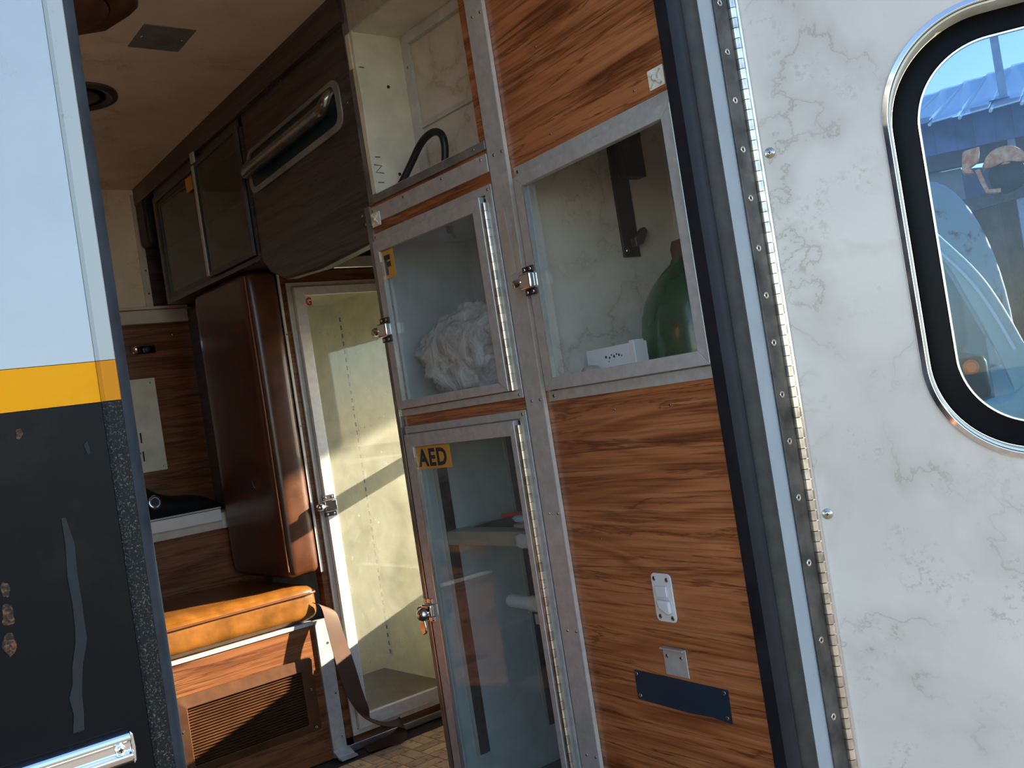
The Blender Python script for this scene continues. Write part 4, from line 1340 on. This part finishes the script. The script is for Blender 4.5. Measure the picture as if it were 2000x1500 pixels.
# ------------------------------------------------------------------ closed rear door (outside face)
d1 = bpy.data.objects.new('door_1', None)
COL.objects.link(d1)
d1.location = (-0.15, 0.82, 0.05)
struct(d1, 'closed rear door painted white, orange and black on the outside')
ex = 0.243
box(LD, -0.56, ex, 1.0205, 1.78, -0.03, 0.0, 'white_panel', 'white_paint', d1)
box(LD, -0.56, ex, 0.9885, 1.020, -0.03, 0.0, 'orange_stripe', 'orange_stripe', d1)
box(LD, -0.56, ex, 0.06, 0.988, -0.03, 0.0, 'black_panel', 'black_paint', d1)
for b0, b1, mt in ((1.0205, 1.78, 'white_chipped'), (0.9885, 1.020, 'orange_chipped'), (0.06, 0.988, 'black_speckled')):
    m = MB()
    m.prism(Frame((0, 0.80, 0), (1, 0, 0), (0, -1, 0), (0, 0, 1)), [(ex + 0.0003, -0.03), (0.2585, -0.03), (0.2585, 0.0005), (0.2575, 0.0018), (ex + 0.003, 0.0022), (ex + 0.0003, 0.0004)], b0, b1)
    m.build('edge_flange', mt, d1)
box(LD, -0.56, 0.235, 0.06, 1.78, -0.05, -0.031, 'inner_skin', 'marble_cream', d1)
m = MB()
pr = [(0.250, 0.831), (0.2595, 0.8305), (0.270, 0.832), (0.280, 0.840), (0.2845, 0.852), (0.284, 0.866), (0.276, 0.874), (0.250, 0.874)]
m.add([(x, y, z) for z in (0.10, 1.775) for x, y in pr], [tuple(range(7, -1, -1)), tuple(range(8, 16))] + [(i, (i + 1) % 8, 8 + (i + 1) % 8, 8 + i) for i in range(8)])
m.build('edge_seal', 'rubber_blue', d1, smooth='auto')
# dried paint run
c_ = [(0.2035, 0.905), (0.2055, 0.885), (0.2040, 0.862), (0.2045, 0.84), (0.2040, 0.822), (0.2035, 0.812), (0.1985, 0.795), (0.1965, 0.782), (0.1940, 0.773), (0.1945, 0.76), (0.1925, 0.747)]
w_ = [0.0015, 0.0032, 0.0036, 0.0034, 0.0036, 0.0042, 0.0038, 0.0034, 0.0045, 0.0036, 0.0040]
L_ = [(a - w, b) for (a, b), w in zip(c_, w_)]
R_ = [(a + w, b) for (a, b), w in zip(c_, w_)][::-1]
MB().prism(LD, L_ + R_, 0.0002, 0.0007).build('paint_run', 'drip_grey', d1)
MB().prism(LD, [(0.2255, 0.957), (0.2285, 0.960), (0.2300, 0.950), (0.2275, 0.949)], 0.0002, 0.0006).build('paint_chip', 'drip_grey', d1)
for a_, b_, r_ in ((0.158, 0.862, 0.006), (0.1575, 0.842, 0.0085), (0.1555, 0.822, 0.008), (0.1815, 0.972, 0.004)):  # golden reflections in the black paint, drawn as flat coloured patches
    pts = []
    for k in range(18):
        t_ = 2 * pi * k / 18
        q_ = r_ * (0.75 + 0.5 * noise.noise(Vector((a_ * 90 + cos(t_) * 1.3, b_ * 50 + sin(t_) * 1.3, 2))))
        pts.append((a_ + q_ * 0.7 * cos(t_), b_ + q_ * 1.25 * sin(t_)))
    MB().prism(LD, pts, 0.0001, 0.0004).build('painted_glint', 'painted_glint', d1)
# chrome rub strip
rs = MB()
Rp = [(0, 0.0), (0.0, 0.004), (0.004, 0.010), (0.009, 0.0115), (0.0115, 0.008), (0.018, 0.008), (0.0205, 0.0105), (0.024, 0.009), (0.0265, 0.004), (0.0265, 0.0)]
RSF = Frame((0, 0.80, 0.712), (0, 0, 1), (0, -1, 0), (1, 0, 0))
rs.prism(RSF, Rp, -0.54, 0.226)
rso = rs.build('rub_strip', 'chrome', d1, bevel=0.001)
MB().prism(LD, [(0.2262, 0.7125), (0.2285, 0.715), (0.2292, 0.725), (0.2285, 0.735), (0.2262, 0.738)], 0.0002, 0.0085).build('end_cap', 'chrome', rso, bevel=0.001)
screw(LD, 0.2175, 0.7262, 0.008, rso, SCREW_BRIGHT, 0.95)

# ------------------------------------------------------------------ yard seen through the rear-door window
be = radians(61)
DD = Vector((sin(be), cos(be), 0))
RR = Vector((cos(be), -sin(be), 0))


def yard(dist):
    return Frame(DD * dist, RR, (0, 0, 1), -DD)


def up_(F, a0, a1, b0, b1, th, name, mat, parent, bevel=0.0):
    return box(F, a0, a1, b0, b1, -th, 0.0, name, mat, parent, bevel)


Y1 = yard(8.0)
shed = thing('yard_shed', 'open brown plank shed with a pale blue translucent roof seen through the door window', 'shed', Y1.P(0.8, GROUND, 0))
for k in range(16):
    a0 = 0.55 + k * 0.105
    up_(Y1, a0, a0 + 0.101, GROUND, 1.86 + 0.01 * (k % 3), 0.03, 'plank', ('shed_brown', 'shed_brown_b')[k % 2], shed)
up_(Frame(Y1.P(0, 0, 0.10), Y1.u, Vector((0, 0, 1)), Y1.n), 0.10, 2.4, 2.12, 2.24, 0.10, 'beam', 'beam_grey', shed)
rl = MB().prism(Frame(Y1.P(0, 0, 0.14), Y1.u, Y1.w, Y1.n), [(0.10, 1.74), (2.4, 1.93), (2.4, 2.02), (0.10, 1.84)], -0.06, 0.0).build('rail', 'beam_grey', shed)
up_(Y1, 0.10, 0.549, GROUND, 2.118, 0.03, 'grey_sheet', 'panel_grey', shed)
up_(Frame(Y1.P(0, 0, 0.12), Y1.u, Y1.w, Y1.n), 0.86, 0.91, GROUND, 3.3, 0.05, 'post', 'post_blue', shed)
for k in range(13):
    a0 = -0.2 + k * 0.19
    m = MB()
    pts = [Y1.P(a0, 2.38, 0.55), Y1.P(a0 + 0.175, 2.39, 0.55), Y1.P(a0 + 0.60, 3.02 + 0.02 * k, -1.6), Y1.P(a0 + 0.425, 3.02 + 0.02 * k, -1.6)]
    m.add(pts + [p + Vector((0, 0, 0.012)) for p in pts], [(0, 1, 2, 3), (7, 6, 5, 4), (0, 4, 5, 1), (1, 5, 6, 2), (2, 6, 7, 3), (3, 7, 4, 0)])
    m.build('roof_sheet', 'polycarbonate', shed)
    MB().tube([Y1.P(a0 - 0.008, 2.37, 0.56), Y1.P(a0 + 0.417, 3.01 + 0.02 * k, -1.62)], 0.012, 6).build('roof_batten', 'teal_light', shed)
for k in range(18):
    a0 = 0.02 + k * 0.125
    up_(Frame(Y1.P(0, 0, 0.30 + 0.012 * (k % 2)), Y1.u, Y1.w, Y1.n), a0, a0 + 0.130, 2.20, 2.46 + 0.03 * sin(k * 1.3), 0.02, 'fascia_sheet', 'fascia_blue', shed)

ru = thing('rusty_housing', 'rust coloured machine housing hanging in front of the shed beam', 'machine part', yard(7.6).P(0.7, 1.85, 0))
Y2 = yard(7.6)
m = MB()
dome = [(0.70 + 0.0, 2.02)] + [(0.80 + 0.14 * cos(t_), 2.02 + 0.13 * sin(t_)) for t_ in [pi * (1 - k / 10) for k in range(11)]]
m.prism(Y2, dome[1:], -0.16, 0.0)
m.build('dome', 'rust_bright', ru, bevel=0.02)
m = MB()
m.prism(Y2, [(0.53, 2.05), (0.55, 2.17), (0.66, 2.18), (0.64, 2.08), (0.58, 2.05), (0.60, 2.0), (0.54, 2.02)], -0.1, 0.0)
m.build('bracket', 'rust_bright', ru, bevel=0.01)
MB().tube([Y2.P(0.62, 2.02, 0.02), Y2.P(0.64, 1.93, 0.02), Y2.P(0.66, 1.86, 0.02), Y2.P(0.74, 1.85, 0.02)], 0.016, 8).build('pipe', 'rust_bright', ru, smooth='auto')
MB().lathe(Y2, 0.80, 1.95, [(0.11, -0.15), (0.12, -0.02), (0.09, 0.0), (0.05, -0.03)], 20).build('drum', 'black_metal', ru, smooth='auto')
Y3 = yard(6.6)
pn = MB()
arc = [(0.24 + 0.36 * sin(t_), 0.9 + 0.98 * cos(t_)) for t_ in [radians(4 + 86 * k / 12) for k in range(13)]]
pn.prism(Y3, [(0.05, 1.87)] + arc + [(0.60, GROUND + 0.02), (0.05, GROUND + 0.02)], -0.5, 0.0)
pno = pn.build('rusty_tank', 'panel_rusty', None, bevel=0.03)
tag(pno, 'curved grey-blue tank with rust patches standing before the shed', 'tank')

Y4 = yard(4.5)
tk = thing('yard_truck', 'pale teal truck cab parked beside the ambulance, seen through the door window', 'truck', Y4.P(0.0, GROUND, -0.5))
AP = [(-0.15, 1.80), (0.02, 1.60), (0.173, 1.373), (0.294, 1.20), (0.363, 1.06), (0.43, 0.87), (0.47, 0.72)]
LO = [(0.37, 0.66), (0.363, 0.715), (0.31, 0.905), (0.255, 1.07), (0.185, 1.245), (0.0, 1.46), (-0.20, 1.68)]
AP3 = [cr([(a, b, 0) for a, b in AP], i / 24) for i in range(25)]
LO3 = [cr([(a, b, 0) for a, b in LO], i / 24) for i in range(25)]
MB().prism(Y4, [(p.x, p.y) for p in AP3 + LO3], -0.08, 0.0).build('windscreen_pillar', 'teal_paint', tk, bevel=0.012)
MB().tube([Y4.P(p.x - 0.035, p.y - 0.035, 0.012) for p in AP3[:21]], 0.007, 6).build('drip_rail', 'teal_light', tk, smooth='auto')
MB().tube([Y4.P(p.x - 0.004, p.y - 0.004, 0.004) for p in AP3[:21]], 0.004, 6).build('pillar_bead', 'teal_light', tk, smooth='auto')
m = MB()
m.prism(Y4, [(-1.2, 0.62), (0.24, 0.64), (0.34, 0.66), (0.40, 0.72), (0.49, 0.74), (0.95, 0.66), (1.05, 0.50), (1.05, -0.05), (0.95, -0.05), (0.90, 0.10), (0.72, 0.18), (0.54, 0.10), (0.49, -0.05), (-1.2, -0.05)], -1.5, 0.0)
m.build('body', 'teal_paint', tk, bevel=0.03)
m = MB()
m.prism(Y4, [(-1.2, 1.69), (-0.21, 1.69), (-0.15, 1.81), (-0.4, 1.90), (-1.2, 1.90)], -1.5, 0.0)
m.build('roof', 'teal_paint', tk, bevel=0.03)
up_(Y4, -1.2, -1.05, 0.62, 1.70, 0.08, 'rear_pillar', 'teal_paint', tk)
up_(Frame(Y4.P(0, 0, -0.15), Y4.u, Y4.w, Y4.n), 0.02, 0.30, 0.645, 0.83, 1.1, 'dashboard', 'black_plastic', tk, 0.03)
up_(Frame(Y4.P(0, 0, -0.25), Y4.u, Y4.w, Y4.n), -0.62, -0.30, 0.63, 1.22, 0.5, 'seat_back', 'dark_steel', tk, 0.06)
MB().lathe(Frame(Y4.P(0.225, 0.79, 0.03), Y4.u, Y4.w, Y4.n), 0, 0, [(0.03, -0.03), (0.032, 0.0), (0.02, 0.02)], 14).build('marker_lamp', 'lamp_orange', tk, smooth='auto')
m = MB()
m.prism(Y4, [(-1.05, 0.63), (0.30, 0.645), (0.30, 0.90), (0.18, 1.245), (-0.20, 1.685), (-1.05, 1.685)], -0.05, -0.045)
m.build('side_glass', 'glass_truck', tk)
for a_ in (0.72, -1.6):
    MB().lathe(Frame(Y4.P(a_, GROUND + 0.38, -0.02), Y4.u, Y4.w, Y4.n), 0, 0, [(0.2, -0.22), (0.36, -0.22), (0.38, -0.16), (0.38, -0.04), (0.34, 0.0), (0.22, -0.01), (0.20, -0.05)], 28).build('wheel', 'black_plastic', tk, smooth='auto')

hl = MB()
YH = yard(45.0)
random.seed(3)
tops = []
for k in range(41):
    a = -30 + k * 1.6
    tops.append((a, 7.2 + 1.4 * noise.noise(Vector((a * 0.13, 1.7, 0))) + 0.35 * noise.noise(Vector((a * 0.7, 4.2, 0))) + 0.02 * a))
hl.prism(YH, [(-30, GROUND)] + [(34, GROUND)] + tops[::-1], -8, 0.0)
hlo = hl.build('hills', 'hill', None)
struct(hlo, 'blue-grey hills on the horizon')

# unseen screen added to keep low sun off the side window's upper half
blocker = thing('sun_blocker', 'added grey sheet on two posts, out of view, blocking the low sun', 'screen', (5.05, 0.65, GROUND))
TF = Frame((5.0, 0, 0), (0, 1, 0), (0, 0, 1), (-1, 0, 0))
for y_ in (-0.25, 1.09):
    box(TF, y_ - 0.04, y_ + 0.04, GROUND, 3.3, -0.10, -0.03, 'post', 'beam_grey', blocker)
vs_, fs_ = [], []
for i in range(25):
    for j in range(9):
        y_ = -0.28 + 1.41 * i / 24
        z_ = 2.06 + 1.2 * j / 8
        vs_.append((5.0 + 0.012 * sin(i * 0.9) * (1 - j / 9), y_, z_))
for i in range(24):
    for j in range(8):
        fs_.append((i * 9 + j, i * 9 + 9 + j, i * 9 + 10 + j, i * 9 + 1 + j))
o = MB().add(vs_, fs_).build('blocker_sheet', 'panel_grey', blocker, smooth='auto')
md = o.modifiers.new('solid', 'SOLIDIFY')
md.thickness = 0.004
